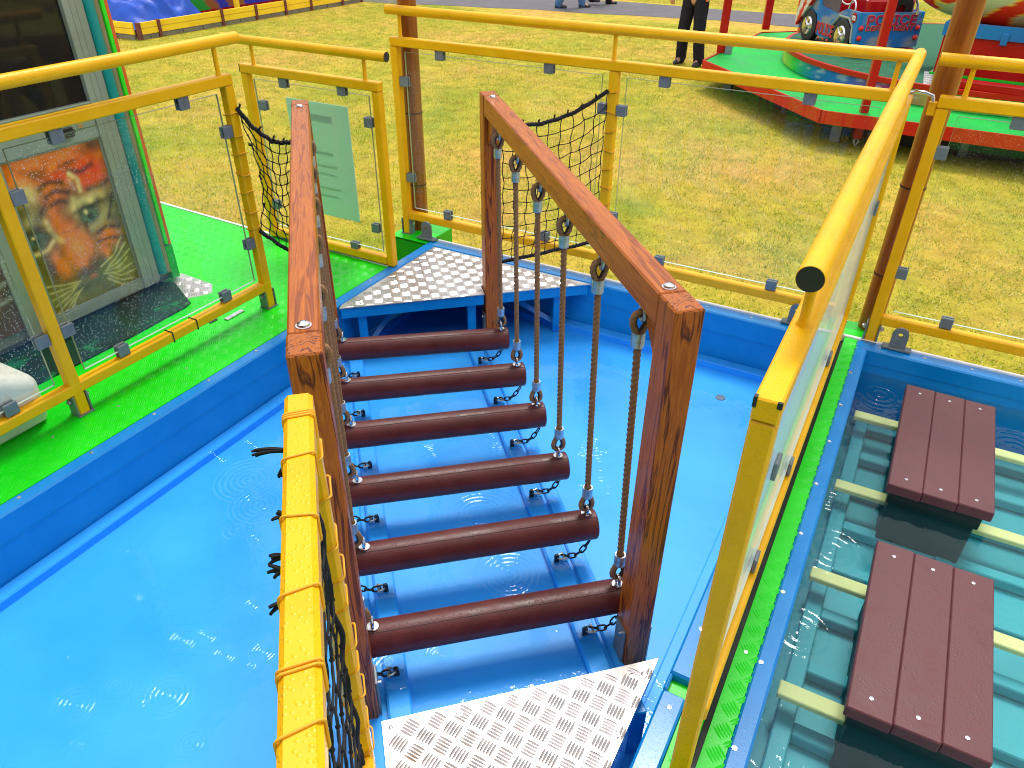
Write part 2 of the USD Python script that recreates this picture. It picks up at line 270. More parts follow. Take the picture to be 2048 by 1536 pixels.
def hulls(pairs, seg=14, fine=0.0, smooth=0):
    """tapered limbs: the hull of the spheres at both ends of each bone, joined into one surface"""
    A = []
    for (a, ra, b, rb) in pairs:
        A.append(m3.Manifold.batch_hull([m3.Manifold.sphere(ra, seg).translate(tuple(map(float, a))), m3.Manifold.sphere(rb, seg).translate(tuple(map(float, b)))]))
    M = m3.Manifold.batch_boolean(A, m3.OpType.Add)
    if fine: M = M.refine_to_length(fine)
    g = M.to_mesh(); m = trimesh.Trimesh(g.vert_properties[:, :3], g.tri_verts, process=True)
    if smooth: trimesh.smoothing.filter_taubin(m, iterations=smooth)
    return m
PHI = 42.258                                          # the bridge runs at this angle to the trailer
ca, sa = math.cos(math.radians(PHI)), math.sin(math.radians(PHI))
def G(t, s, z=0.0): return np.array([t*ca-s*sa, t*sa+s*ca, z])   # bridge frame (t across, s along) to world

# ---------------------------------------------------------------- ground, grass, path
ZG = -0.60
gmat = mat('dry_grass_ground', {'g': ('geometry', {}), 'n1': ('noise_texture', {'scale': 0.55, 'detail': 6.0, 'roughness': 0.6}), 'n2': ('noise_texture', {'scale': 5.0, 'detail': 8.0, 'roughness': 0.7}), 'n3': ('noise_texture', {'scale': 70.0, 'detail': 5.0, 'roughness': 0.75}),
    'r1': ('rgb_ramp', {'ramp': [(0.30, (0.25, 0.31, 0.020)), (0.48, (0.48, 0.385, 0.042)), (0.66, (0.58, 0.345, 0.08))]}), 'r2': ('rgb_ramp', {'ramp': [(0.3, (0.62, 0.64, 0.6)), (0.65, (1.12, 1.1, 1.05))]}), 'r3': ('rgb_ramp', {'ramp': [(0.28, (0.60, 0.54, 0.5)), (0.5, (0.98, 0.98, 0.98)), (0.72, (1.25, 1.2, 1.1))]}),
    'm1': ('mix', {'mix_type': 'multiply', 'fac': 1.0}), 'm2': ('mix', {'mix_type': 'multiply', 'fac': 1.0}), 'b': ('bump', {'strength': 0.7, 'distance': 0.02}), 'p': ('principled_bsdf', {'roughness': 0.9, 'specular_ior_level': 0.15})},
    [('g.position', 'n1.vector'), ('g.position', 'n2.vector'), ('g.position', 'n3.vector'), ('n1.fac', 'r1.fac'), ('n2.fac', 'r2.fac'), ('n3.fac', 'r3.fac'), ('r1.color', 'm1.color1'), ('r2.color', 'm1.color2'), ('m1.color', 'm2.color1'), ('r3.color', 'm2.color2'), ('m2.color', 'p.base_color'), ('n3.fac', 'b.height'), ('b.normal', 'p.normal')])
def sheet(x0, x1, y0, y1, z, n=1, m=1):
    xs, ys = np.linspace(x0, x1, n+1), np.linspace(y0, y1, m+1); X, Y = np.meshgrid(xs, ys); v = np.c_[X.ravel(), Y.ravel(), np.full(X.size, z)]
    i = np.arange(n*m); r, c = i//n, i % n; a = r*(n+1)+c
    return tm(v, np.vstack([np.c_[a, a+1, a+n+2], np.c_[a, a+n+2, a+n+1]]))
single('ground', sheet(-900, 900, -900, 900, ZG), gmat, kind='structure')
# the path runs past the fairground, its edges a little uneven
px = np.linspace(-40, 40, 161); lo = 15.95+0.06*np.sin(px*1.3)+0.05*np.sin(px*3.1+1)-(px < -6)*(px+6)*0.0+np.interp(px, [-40, -10.7, -7.6, -4.8, 40], [-9, -0.85, -0.22, 0.28, 0.3]); hi = lo*0+17.95+0.05*np.sin(px*1.7)
v = np.r_[np.c_[px, lo, px*0+ZG+0.004], np.c_[px, hi, px*0+ZG+0.004]]; i = np.arange(160); f = np.r_[np.c_[i, i+1, i+162], np.c_[i, i+162, i+161]]
single('path', tm(v, f), ASPH, kind='structure')
bl_m = mat('grass_blades', {'o': ('object_info', {}), 'a': ('attribute', {'attribute': 'paint'}), 'd': ('diffuse_bsdf', {}), 't': ('translucent_bsdf', {}), 'm': ('mix_closure', {'fac': 0.3})}, [('a.color', 'd.color'), ('a.color', 't.color'), ('d.BSDF', 'm.closure1'), ('t.BSDF', 'm.closure2')], surface='m.closure')
def tuft_patch(path, seed, n=620, size=0.6):
    r = np.random.default_rng(seed); x, y = r.uniform(-size/2, size/2, (2, n)); h = r.uniform(0.008, 0.026, n)*np.where(r.random(n) < 0.05, 1.5, 1); az = r.uniform(0, 2*math.pi, n); w = r.uniform(0.0018, 0.0038, n); le = r.uniform(0.2, 1.9, n)*h
    dx, dy = np.cos(az), np.sin(az); v = np.zeros((n, 3, 3))
    v[:, 0] = np.c_[x-dy*w, y+dx*w, 0*x]; v[:, 1] = np.c_[x+dy*w, y-dx*w, 0*x]; v[:, 2] = np.c_[x+dx*le, y+dy*le, h]
    k = meshkit.noise(np.c_[x*6+seed*9, y*6, 0*x], 3); green = np.array([0.23, 0.32, 0.015]); straw = np.array([0.57, 0.45, 0.07]); pale = np.array([0.78, 0.66, 0.28])
    mixv = np.clip((k-0.35)*2.2+r.normal(0, 0.28, n), 0, 1)[:, None]; c = green*(1-mixv)+straw*mixv; c = np.where((r.random(n) < 0.13)[:, None], pale, c)
    put(path, tm(v.reshape(-1, 3), np.arange(3*n).reshape(-1, 3)), bl_m, color=np.repeat(c, 3, 0))
inst = UsdGeom.PointInstancer.Define(stage, '/World/grass'); protos = []
for k in range(5):
    tuft_patch(f'/World/grass/blades_{k:03d}', k+1); protos.append(Sdf.Path(f'/World/grass/blades_{k:03d}'))
inst.CreatePrototypesRel().SetTargets(protos)
P_, I_, O_ = [], [], []
for gx in np.arange(-13.5, 4.2, 0.52):
    for gy in np.arange(2.4, 21.0, 0.52):
        if gy > 15.0+0.02*gx and gy < 18.1 and not (gx < -9): continue
        if 15.0 < gy < 18.1: continue
        if -2.3 < gx < 4 and gy < 3.4: continue
        if (gx-0.5)**2+(gy-11.3)**2 < 2.6**2: continue
        if gx < -12.0 and gy > 8.8: continue
        P_.append((gx+rng.uniform(-.1, .1), gy+rng.uniform(-.1, .1), ZG)); I_.append(int(rng.integers(5))); a = rng.uniform(0, 2*math.pi); O_.append(Gf.Quath(math.cos(a/2), 0, 0, math.sin(a/2)))
inst.CreatePositionsAttr(Vt.Vec3fArray([Gf.Vec3f(*map(float, p)) for p in P_])); inst.CreateProtoIndicesAttr(Vt.IntArray(I_)); inst.CreateOrientationsAttr(Vt.QuathArray(O_))
data(inst.GetPrim(), label='short dry yellow green grass covering the fairground field', category='grass', kind='stuff')

# ---------------------------------------------------------------- decks with raised tread pattern
def lugs(poly, z, cell=0.0435, ang=PHI, n=5, length=0.040, width=0.0070, h=0.0016, pitch=0.0076):
    """five-bar tread: groups of small lens-shaped ribs, alternately turned a quarter"""
    import shapely
    poly = poly.buffer(-0.003); x0, y0, x1, y1 = poly.bounds; q = math.radians(ang); R = np.array([[math.cos(q), -math.sin(q)], [math.sin(q), math.cos(q)]])
    c = np.array([[x0, y0], [x1, y0], [x1, y1], [x0, y1]])@R; i0, i1 = np.floor(c.min(0)/cell).astype(int), np.ceil(c.max(0)/cell).astype(int)
    I, J = np.meshgrid(np.arange(i0[0], i1[0]+1), np.arange(i0[1], i1[1]+1)); I, J = I.ravel(), J.ravel()
    cx = np.c_[I, J]*cell; k = (np.arange(n)-(n-1)/2)*pitch
    along = np.where(((I+J) % 2 == 0)[:, None], np.array([[1.0, 0]]), np.array([[0, 1.0]])); across = np.c_[-along[:, 1], along[:, 0]]
    ctr = (cx[:, None]+across[:, None]*k[None, :, None]).reshape(-1, 2); al = np.repeat(along, n, 0); ac = np.repeat(across, n, 0)
    ok = lambda e: shapely.contains_xy(poly, *((ctr+al*e*length*0.5)@R.T).T)
    keep = ok(0)&ok(0.9)&ok(-0.9); ctr, al, ac = ctr[keep], al[keep], ac[keep]; N = len(ctr)
    base = [(-.5, 0, 0), (-.3, -.36, 0), (0, -.5, 0), (.3, -.36, 0), (.5, 0, 0), (.3, .36, 0), (0, .5, 0), (-.3, .36, 0), (-.3, 0, .75), (0, 0, 1), (.3, 0, .75)]
    v = np.stack([np.c_[(ctr+al*a*length+ac*b*width)@R.T, np.full(N, z+c_*h)] for a, b, c_ in base], 1).reshape(-1, 3)
    t = np.array([(0, 1, 8), (1, 2, 9), (1, 9, 8), (2, 3, 10), (2, 10, 9), (3, 4, 10), (4, 5, 10), (5, 6, 9), (5, 9, 10), (6, 7, 8), (6, 8, 9), (7, 0, 8)])
    return tm(v, (np.arange(N)[:, None, None]*11+t[None]).reshape(-1, 3))
deckL = sg.Polygon([(-5.2, -2.0), (-2.166, -2.0), (-2.166, 2.695), (-3.16, 2.715), (-5.2, 2.80)])
p = put(numbered('/World', 'deck'), prism(deckL, -0.045, 0.0), GREEN, kind='structure')
seen = deckL.intersection(sg.Polygon([(-3.9, 0.35), (-2.166, 0.35), (-2.166, 2.8), (-4.6, 2.8)]))
put(p+'/tread_pattern', lugs(seen, 0.0, h=0.0010), GREEN, kind='stuff', label='raised five bar tread ribs of the green deck')
put(p+'/edge_trim', join([box(-5.2, -2.17, 2.70, 2.712, -0.05, 0.004)]) if False else prism(sg.Polygon([(-5.2, 2.803), (-3.16, 2.718), (-2.166, 2.698), (-2.166, 2.712), (-3.16, 2.732), (-5.2, 2.818)]), -0.05, 0.005), WHITE)
patch = sg.Polygon([(-3.0, 2.14), (-2.774, 2.13), (-2.70, 2.06), (-2.785, 1.915), (-2.85, 1.95), (-2.86, 2.0), (-2.93, 2.0)])
put(p+'/bare_patch', prism(patch, -0.01, 0.0006), ALU, label='bare aluminium patch worn through the green paint')
put(p+'/tread_pattern_001', lugs(patch, 0.0007), LUG, kind='stuff')
put(p+'/lock_slot', prism(sg.Polygon([(-2.526, 1.865), (-2.517, 1.901), (-2.481, 1.89), (-2.484, 1.848)]), -0.01, 0.003), BLACK, label='small black slot let into the green deck')
put(p+'/cover_plate', rot(box(-2.462, -2.437, 1.905, 2.006, 0.0, 0.006, 0.002), 0), STEEL, label='small grey metal strip on the green deck')
for k, (x, y) in enumerate([(-2.34, 1.02), (-2.3, 1.25), (-2.26, 0.78), (-2.29, 1.55), (-2.62, 1.45), (-2.25, 2.42), (-2.36, 2.3)]):
    put(p+'/deck_screw'+(f'_{k:03d}' if k else ''), lathe([(0.0055, 0), (0.005, 0.0014), (0.0, 0.0018)], 8, (x, y, 0.0)), STEEL)
# rest of the deck the camera stands on
single('platform_deck', prism(sg.Polygon([(-2.15, -2.0), (4, -2.0), (4, -0.35), (-2.15, -0.35)]), -0.045, 0.0), GREEN, kind='structure')

# ---------------------------------------------------------------- wading pool 1 under the bridge
X0, X1, Y0, Y1 = -2.108, -0.186, -0.30, 3.020
ZF, ZL, ZW = -0.250, -0.2175, -0.214
pool = numbered('/World', 'wading_pool')
led = 0.056
def ring(x0, x1, y0, y1, w, z0, z1, bev):
    return join([box(x0, x0+w, y0, y1, z0, z1, bev), box(x1-w, x1, y0, y1, z0, z1, bev), box(x0+w, x1-w, y0, y0+w, z0, z1, bev), box(x0+w, x1-w, y1-w, y1, z0, z1, bev)])
put(pool, box(X0-0.05, X1+0.05, Y0-0.05, Y1+0.05, ZF-0.03, ZF), BLUEF, kind='structure')
def kerb(name, x0, x1, y0, y1, axis):
    put(numbered(pool, name), box(x0, x1, y0, y1, -0.30, 0.004, 0.006), BLUE)
kerb('kerb', -2.163, X0, Y0, Y1, 1); kerb('kerb', X1, -0.128, Y0, 1.112, 1); kerb('kerb', X1, -0.128, 1.162, Y1, 1); kerb('kerb', X1, -0.176, 1.112, 1.162, 1)
kerb('kerb', -2.163, -0.128, Y1, 3.086, 0); kerb('kerb', -2.163, -0.128, Y0-0.06, Y0, 0)
put(numbered(pool, 'ledge'), box(X0, X0+led, Y0, Y1, -0.27, ZL, 0.005), BLUEF); put(numbered(pool, 'ledge'), box(X0+led, X1-led, Y1-led, Y1, -0.27, ZL, 0.005), BLUEF); put(numbered(pool, 'ledge'), box(X1-led, X1, Y0, Y1, -0.27, ZL, 0.005), BLUEF)
for (x0, x1, y0, y1) in ((X0-0.001, X0+0.0016, Y0, Y1-0.002), (X0, X1, Y1-0.0016, Y1+0.001)):
    put(numbered(pool, 'weld_seam'), box(x0, x1, y0, y1, -0.094, -0.090), BLUE)
put(numbered(pool, 'edge_trim'), box(-2.13, 0.0, 3.088, 3.104, -0.04, 0.007, 0.002), WHITE)
for y in np.arange(0.526, 3.0, 0.25): put(numbered(pool, 'rivet'), lathe([(0.0065, 0), (0.006, 0.0018), (0.0, 0.0026)], 10, (-2.142, y, 0.004)), STEEL)
for x in np.arange(-2.05, -0.2, 0.2): put(numbered(pool, 'rivet'), lathe([(0.0065, 0), (0.006, 0.0018), (0.0, 0.0026)], 10, (x, 3.056, 0.004)), STEEL)
for y in (0.9, 1.07, 1.32, 1.57): put(numbered(pool, 'rivet'), lathe([(0.0065, 0), (0.006, 0.0018), (0.0, 0.0026)], 10, (-0.156, y, 0.004)), CHROME)
put(numbered(pool, 'drain'), lathe([(0.022, 0), (0.020, 0.003), (0.0, 0.003)], 18, (-0.463, 2.755, ZF)), DSTEEL, label='round grey drain in the pool floor')
# low blue bars that hold the chains, and the shallow channel between them
for t0, t1 in ((-0.035, 0.030), (0.520, 0.585)):
    b = rot(box(t0, t1, 1.00, 3.02, ZF, -0.226, 0.006), PHI); put(numbered(pool, 'floor_bar'), b, BLUEF)
for t0, t1 in ((-0.105, -0.052), (0.60, 0.65)):
    b = rot(box(t0, t1, 1.00, 3.02, ZF, -0.238, 0.005), PHI); put(numbered(pool, 'floor_bar'), b, BLUEF)
b = rot(box(0.030, 0.520, 2.735, 2.765, ZF, -0.226, 0.005), PHI); put(numbered(pool, 'floor_bar'), b, BLUEF)
# ripples in the water: where rain drops have just struck
rings_z = [ZW]
def onwater(x, y, z):
    d = cr*(x-1024)/F_PX-cu*(y-768)/F_PX+fw; q = np.array([0, 0, H_EYE])+d*((z-H_EYE)/d[2]); return q[0], q[1]
ringpx = [(535, 800, 60, .016, 1), (505, 890, 34, .010, .9), (497, 960, 90, .02, .6), (520, 1010, 70, .018, .9), (365, 1280, 40, .012, 1), (150, 1410, 55, .014, 1), (335, 1390, 60, .015, 1), (870, 760, 40, .012, .8), (865, 905, 45, .012, .8), (960, 1030, 85, .018, 1.1), (1000, 1040, 60, .014, 1), (1020, 1150, 90, .018, 1.1), (790, 1340, 60, .014, 1), (1180, 700, 50, .02, .6), (1240, 640, 55, .02, .5), (1100, 640, 60, .02, .6), (1200, 930, 80, .02, .7), (880, 1310, 40, .01, .7), (1260, 700, 34, .012, .6), (470, 1060, 40, .02, .7), (990, 880, 50, .014, .7)]
_r = np.random.default_rng(12); ringpx += [(_r.uniform(20, 560), _r.uniform(900, 1520), _r.uniform(12, 40), _r.uniform(.008, .013), _r.uniform(.5, .9)) for _ in range(16)]+[(_r.uniform(1150, 1500), _r.uniform(640, 1000), _r.uniform(14, 45), _r.uniform(.010, .018), _r.uniform(.4, .8)) for _ in range(10)]
R1 = [(*onwater(x, y, ZW), rp*np.linalg.norm(np.array([*onwater(x, y, ZW), ZW-H_EYE]))/F_PX*0.95, w, a*0.55) for x, y, rp, w, a in ringpx]
WATER1 = water('shallow_water', (0.93, 0.975, 1.0), R1, 0.0012, 2.0)
single('pool_water', sheet(X0+0.0015, X1-0.0015, Y0+0.002, Y1-0.002, ZW, 4, 6), WATER1, label='thin rain-ringed water film lying in the blue wading pool', cat='water', kind='structure')

# ---------------------------------------------------------------- divider strip, pool 2
div = numbered('/World', 'divider_deck')
A_ = sg.box(-0.126, -0.35, -0.076, 3.10); B_ = sg.box(-0.0605, -0.35, -0.0105, 3.10)
put(div, join([prism(A_, -0.05, 0.0), prism(B_, -0.05, 0.0)]), GREEN, kind='structure')
put(div+'/tread_pattern', join([lugs(A_, 0.0, ang=45, h=0.0011), lugs(sg.box(-0.0625, -0.35, 0.012, 3.08), 0.0, ang=45, h=0.0011)]), GREEN, kind='stuff')
put(div+'/socket_floor', box(-0.1758, -0.128, 1.1125, 1.1615, -0.05, -0.022), GREEN)
put(div+'/dark_gap', box(-0.076, -0.0605, -0.35, 3.09, -0.06, -0.02), BLACK)
put(div+'/deck_screw', lathe([(0.006, 0), (0.0055, 0.0012), (0, 0.0016)], 8, (-0.038, 1.31, 0.0)), STEEL)
pool2 = numbered('/World', 'splash_pool')
XA, XB = 0.037, 2.2
put(pool2, box(XA-0.04, XB, -0.3, 3.06, -0.36, -0.33), TEALB, kind='structure')
put(numbered(pool2, 'kerb'), box(-0.0095, XA, -0.3, 3.02, -0.34, 0.004, 0.006), BLUE); put(numbered(pool2, 'kerb'), box(-0.0095, XB, 3.02, 3.086, -0.34, 0.004, 0.006), BLUE)
put(numbered(pool2, 'edge_trim'), box(0.0, XB, 3.088, 3.104, -0.04, 0.007, 0.002), WHITE)
put(numbered(pool2, 'weld_seam'), box(XA, XB, 3.0184, 3.021, -0.062, -0.058), BLUE)
for y in np.arange(0.795, 3.0, 0.25): put(numbered(pool2, 'rivet'), lathe([(0.0068, 0), (0.0062, 0.0018), (0.003, 0.002), (0.0, 0.0014)], 10, (0.002, y, 0.004)), CHROME)
for x in np.arange(0.08, 1.2, 0.17): put(numbered(pool2, 'rivet'), lathe([(0.0065, 0), (0.006, 0.0018), (0.0, 0.0026)], 10, (x, 3.056, 0.004)), STEEL)
# teal steel lattice on the floor and pale cross slats above it
for x in (0.075, 0.42, 0.76): put(numbered(pool2, 'floor_rib'), box(x, x+0.05, -0.25, 3.0, -0.33, -0.285, 0.004), TEALB)
for y in np.arange(0.25, 3.0, 0.22): put(numbered(pool2, 'floor_rib'), box(0.125, 1.6, y, y+0.045, -0.329, -0.29, 0.004), TEALB)
for y in (0.93, 1.42, 1.885, 2.365, 2.855): put(numbered(pool2, 'slat'), box(0.062, 1.9, y-0.028, y+0.022, -0.225, -0.205, 0.003), SLAT)
rings_z[0] = -0.10
R2 = [(*onwater(x, y, -0.1), rp*np.linalg.norm(np.array([*onwater(x, y, -0.1), -1.68]))/F_PX, w, a*0.55) for x, y, rp, w, a in [(1760, 790, 60, .03, 1.4), (1665, 1100, 80, .03, 1.2), (1600, 1260, 70, .026, 1), (2030, 900, 60, .03, 1), (1660, 1000, 40, .02, 1)]]
WATER2 = water('deep_teal_water', (0.82, 0.965, 0.945), R2, 0.0016, 2.6)
single('splash_pool_water', sheet(XA+0.0015, XB, -0.28, 3.0185, -0.10, 4, 6), WATER2, label='clear teal water over slats in the right hand pool', cat='water', kind='structure')
for i, (y0, y1, lab) in enumerate(((2.207, 2.878, 'brown three plank stepping platform farther from the camera, by the far kerb'), (1.30, 1.92, 'brown three plank stepping platform nearest the camera, blotched with wet'))):
    T = Thing('stepping_platform', lab, 'platform', (0.36, (y0+y1)/2, -0.28))
    for k in range(3):
        xa = 0.208+k*0.1028; T.part('plank', box(xa, xa+0.1018, y0+0.004*k, y1-0.003*k, -0.068, -0.03, 0.003), DECKING)
        for yy in (y0+0.05, y1-0.05): T.part('screw', lathe([(0.006, 0), (0.0055, 0.001), (0, 0.0016)], 8, (xa+0.05, yy, -0.0298)), CHROME)
    T.part('bearer', box(0.222, 0.495, y0+0.018, y0+0.062, -0.122, -0.0685, 0.003), BLACK); T.part('bearer', box(0.222, 0.495, y1-0.062, y1-0.018, -0.122, -0.0685, 0.003), BLACK)
    T.part('base', box(0.232, 0.486, y0+0.030, y1-0.03, -0.325, -0.1225, 0.004), BASEM)

# green corner block of the trailer chassis
T = Thing('corner_block', 'green painted steel corner block under the left end of the far fence', 'block', (-2.28, 3.09, ZG))
T.part('side_panel', box(-2.392, -2.172, 3.035, 3.04, ZG, -0.012), GREEN2); T.part('body', box(-2.392, -2.172, 3.041, 3.30, ZG, -0.004, 0.004), GREEN2); T.part('top_plate', box(-2.396, -2.166, 3.032, 3.17, -0.003, 0.001, 0.001), GREEN)
T = Thing('corner_block', 'green painted steel strip block at the foot of the right fence post', 'block', (-0.03, 3.12, ZG))
T.part('body', box(-0.125, 0.05, 3.106, 3.26, ZG, -0.004, 0.004), GREEN2); T.part('top_plate', box(-0.126, 0.052, 3.105, 3.17, -0.003, 0.001, 0.001), GREEN)

# ---------------------------------------------------------------- corner steps of tread plate
def step(label, pts, front, posts, braces, turn):
    poly = sg.Polygon(pts); c = np.mean(pts, 0); T = Thing('corner_step', label, 'step', (*c, ZF))
    T.part('tread_plate', prism(poly, -0.001, 0.003), ALU); pl = poly
    T.part('tread_ribs', lugs(pl, 0.003, ang=turn, h=0.0017), LUG, kind='stuff', smooth=50)
    ins = poly.buffer(-0.004, join_style=2); T.part('frame', prism(ins.difference(poly.buffer(-0.03, join_style=2)), -0.052, -0.0015), BLUE)
    for (x, y) in front: T.part('rivet', lathe([(0.0078, 0), (0.007, 0.0016), (0.0035, 0.002), (0.0, 0.0012)], 12, (x, y, 0.003)), CHROME)
    for (x, y) in posts: T.part('leg', rot(box(x-0.02, x+0.02, y-0.02, y+0.02, ZF, -0.0525, 0.003), PHI, about=(x, y, 0)), BLUE)
    for a, b in braces: T.part('brace', tube(np.array([a, b]), 0.016, 4), BLUE)
    return T
g2 = lambda t, s: tuple(G(t, s)[:2])
far = [(-2.100, 2.262), (-1.214, 3.012), (-2.100, 3.012)]
step('blue framed tread plate step filling the far corner of the pool', [g2(-0.048, 3.052), g2(0.618, 3.046), g2(0.618, 3.138), g2(0.696, 3.138), g2(0.696, 3.045), g2(1.122, 3.040), (-1.19, 3.012), (-2.100, 3.012), (-2.100, 2.262)],
     [g2(t, 3.085) for t in np.arange(0.05, 1.1, 0.2)], [g2(0.05, 3.09), g2(0.56, 3.09), g2(0.98, 3.08)],
     [((*g2(0.07, 3.10), -0.22), (*g2(0.28, 3.3), -0.06)), ((*g2(0.97, 3.09), -0.21), (*g2(0.72, 3.20), -0.06))], PHI)
near_pts = [g2(-0.047, 1.016), g2(0.632, 1.027), (-0.222, 1.17), (-0.222, 0.10), g2(-0.049, 0.30)]
step('bright tread plate step in the foreground at the near end of the bridge', near_pts,
     [g2(t, 0.995) for t in (-0.025, 0.13, 0.27, 0.415, 0.55)]+[(-0.238, 1.125), (-0.238, 0.95), (-0.238, 0.75)], [g2(0.0, 0.97), g2(0.55, 0.95), (-0.26, 0.6)], [], 0.0)

# ---------------------------------------------------------------- plank bridge: timber frames, logs, ropes, chains
SF, SB, ZT = 1.183, 3.130, 0.885
LOGS = [(2.832, 2.775), (2.525, 2.487), (2.215, 2.186), (1.918, 1.893), (1.604, 1.590), (1.322, 1.310)]
def timber_frame(label, t0, t1, inner, other):
    T = Thing('timber_frame', label, 'timber frame', ((t0+t1)/2, SF+0.04, ZF), PHI)
    for s0, lab in ((SF, None), (SB-0.082, None)):
        T.part('post', box(t0, t1, s0, s0+0.082, ZF, ZT, 0.004), WOODV)
    T.part('beam', box(t0+0.001, t1-0.001, SF+0.0845, SB-0.0845, ZT-0.078, ZT-0.001, 0.004), WOODH)
    for s0, sgn in ((SF+0.083, 1), (SB-0.083, -1)):    # small angled braces under the beam
        T.part('brace', join([mv(prism_y(sg.Polygon([(0, -0.20), (0.0, -0.079), (sgn*0.11, -0.079)]) if sgn > 0 else sg.Polygon([(0, -0.20), (-0.11, -0.079), (0, -0.079)]), 0, 0.03), 0, 0, 0)]).apply_transform(
            trimesh.transformations.rotation_matrix(math.pi/2, [0, 0, 1])).apply_translation([(t0+t1)/2+0.015, s0, ZT]), WOODH)
        T.part('bolt', lathe([(0.0155, 0), (0.0155, 0.0018), (0.0125, 0.002), (0.0115, 0.006), (0.006, 0.0095), (0.0055, 0.0078), (0, 0.0074)], 16, ((t0+t1)/2, s0+sgn*0.026, ZT-0.001)), CHROME)
    for k in range(6):                                    # ring bolts on the inner face that carry the ropes
        s = LOGS[k][1 if t0 > 0 else 0]+0.054; a = np.linspace(0, 2*math.pi, 17)[:-1]
        T.part('eye_bolt', join([tube(np.c_[inner+0.0*a, s+0.013*np.cos(a), 0.787+0.018*np.sin(a)], 0.0046, 8, closed=True), cyl((inner, s, 0.80), (inner, s, 0.812), 0.006, 8)]), STEEL, smooth=40)
    for s0 in (SF+0.041, SB-0.041):                       # foot bolts and plate
        T.part('foot_bolt', cyl((t0-0.016, s0-0.012, -0.13), (t1+0.016, s0-0.012, -0.13), 0.006, 8), CHROME)
        T.part('foot_plate', join([box(t0-0.007, t0-0.0005, s0-0.03, s0+0.03, ZF, -0.11, 0.001), box(t1+0.0005, t1+0.007, s0-0.03, s0+0.03, ZF, -0.11, 0.001)]), DSTEEL)
    return T
timber_frame('right varnished timber rail frame of the hanging bridge', 0.624, 0.690, 0.638, 0.71)
timber_frame('left varnished timber rail frame of the hanging bridge, seen from above', -0.122, -0.057, -0.074, -0.14)

def log_thing(i):
    r = 0.049; a = np.linspace(0, 2*math.pi, 33)[:-1]; prof = np.array([(-0.372, r-0.004), (-0.369, r), (0.369, r), (0.372, r-0.004)]); n = 32
    v = []
    for x, rr in prof:
        y, z = rr*np.cos(a), rr*np.sin(a); v.append(np.c_[np.full(n, x), y, z])
    # a fine moulding seam along the top
    v = np.vstack(v); f = []
    q = np.arange(n); q2 = (q+1) % n
    for k in range(3): f += [np.c_[k*n+q, k*n+q2, (k+1)*n+q2], np.c_[k*n+q, (k+1)*n+q2, (k+1)*n+q]]
    body = tm(v, np.vstack(f)); body.invert()
    body.fix_normals() if False else None
    return body
def upright_ring(x, z, r, w, stretch=1.5):
    a = np.linspace(0, 2*math.pi, 19)[:-1]; return tube(np.c_[x+0*a, r*np.cos(a), z+stretch*r*np.sin(a)], w, 8, closed=True)
LABS = ['farthest brown log step of the hanging bridge, just before the far tread plate', 'second brown log step counting from the far end of the bridge', 'third brown log step counting from the far end of the bridge', 'third brown log step counting from the near end, with a pale scuff', 'second brown log step counting from the near end of the bridge', 'nearest brown log step, just beyond the bright foreground tread plate']
T = None
lz = [-0.082, -0.090, -0.082, -0.094, -0.084, -0.094]
for i, ((sl, sr), lab) in enumerate(zip(LOGS, LABS)):
    c = G(0.294, (sl+sr)/2, lz[i]); ang = PHI+math.degrees(math.atan2(sr-sl, 0.69))
    if i == 0:
        T = Thing('log_step', lab, 'log step', group='log steps of the hanging bridge')
        T.prim.GetAttribute('xformOp:translate').Set(Gf.Vec3d(*map(float, c))); T.prim.GetAttribute('xformOp:rotateZ').Set(float(ang))
        T.part('log', log_thing(0), LOGM, smooth=40)
        for s in (-1, 1):
            T.part('end_cap', rot(lathe([(0.0445, 0), (0.043, 0.001), (0, 0.001)], 28), 90*s, (0, 1, 0)).apply_translation([s*0.3725, 0, 0]), LOGEND)
            e = T.part('eye_bolt', join([upright_ring(s*0.340, 0.064, 0.0125, 0.0046), cyl((s*0.340, 0, 0.040), (s*0.340, 0, 0.052), 0.006, 8)]), CHROME, smooth=40)
            T.part('washer', lathe([(0.016, 0.0), (0.016, 0.003), (0.0, 0.0035)], 16, (s*0.340, 0, 0.0478)), CHROME, parent=e)
        T.part('seam', box(-0.371, 0.371, -0.0195, -0.0183, 0.0446, 0.0462), LOGEND)
    else:
        T.copy(c, ang, lab)
# hanging ropes: a laid rope with an eye and thimble at both ends
def drop_loop(y, z, h, w, up):
    """teardrop eye: h tall, w wide, pointing back to the rope"""
    a = np.linspace(-math.pi*0.5+0.25, math.pi*1.5-0.25, 24); sg_n = 1 if up else -1; k = (np.sin(a)+1)/2
    return np.c_[w/2*np.cos(a)*(0.50+0.50*k), y+0*a, z+sg_n*h*k]
def rope_thing(label, lean):
    T = Thing('hanging_rope', label, 'rope', group=GR)
    top, bot = 0.720, 0.050
    pth = lin((0, 0, bot-0.014), (0, lean, top+0.014), 150)
    T.part('strand', tube(pth, 0.0100, 14, strands=3, pitch=0.046, depth=0.42), ROPE, smooth=60)
    for z0, up, y, zf in ((top+0.014, True, lean, top), (bot-0.014, False, 0, bot)):
        T.part('loop', tube(drop_loop(y, z0, 0.056, 0.046, up), 0.0088, 10, strands=3, pitch=0.042, depth=0.36), ROPE, smooth=60)
        T.part('thimble', tube(drop_loop(y, z0+(0.006 if up else -0.006), 0.045, 0.032, up), 0.0055, 8), BLACK, smooth=60)
        T.part('ferrule', lathe([(0.0115, -0.019), (0.0150, -0.019), (0.0158, -0.016), (0.0158, 0.016), (0.0150, 0.019), (0.0115, 0.019)], 18, (0, y, zf)), STEEL, smooth=40)
    return T
GR = 'ropes hanging from the bridge rails'
LR = ['farthest', 'second from the far end', 'third from the far end', 'third from the near end', 'second from the near end', 'nearest']
T = None
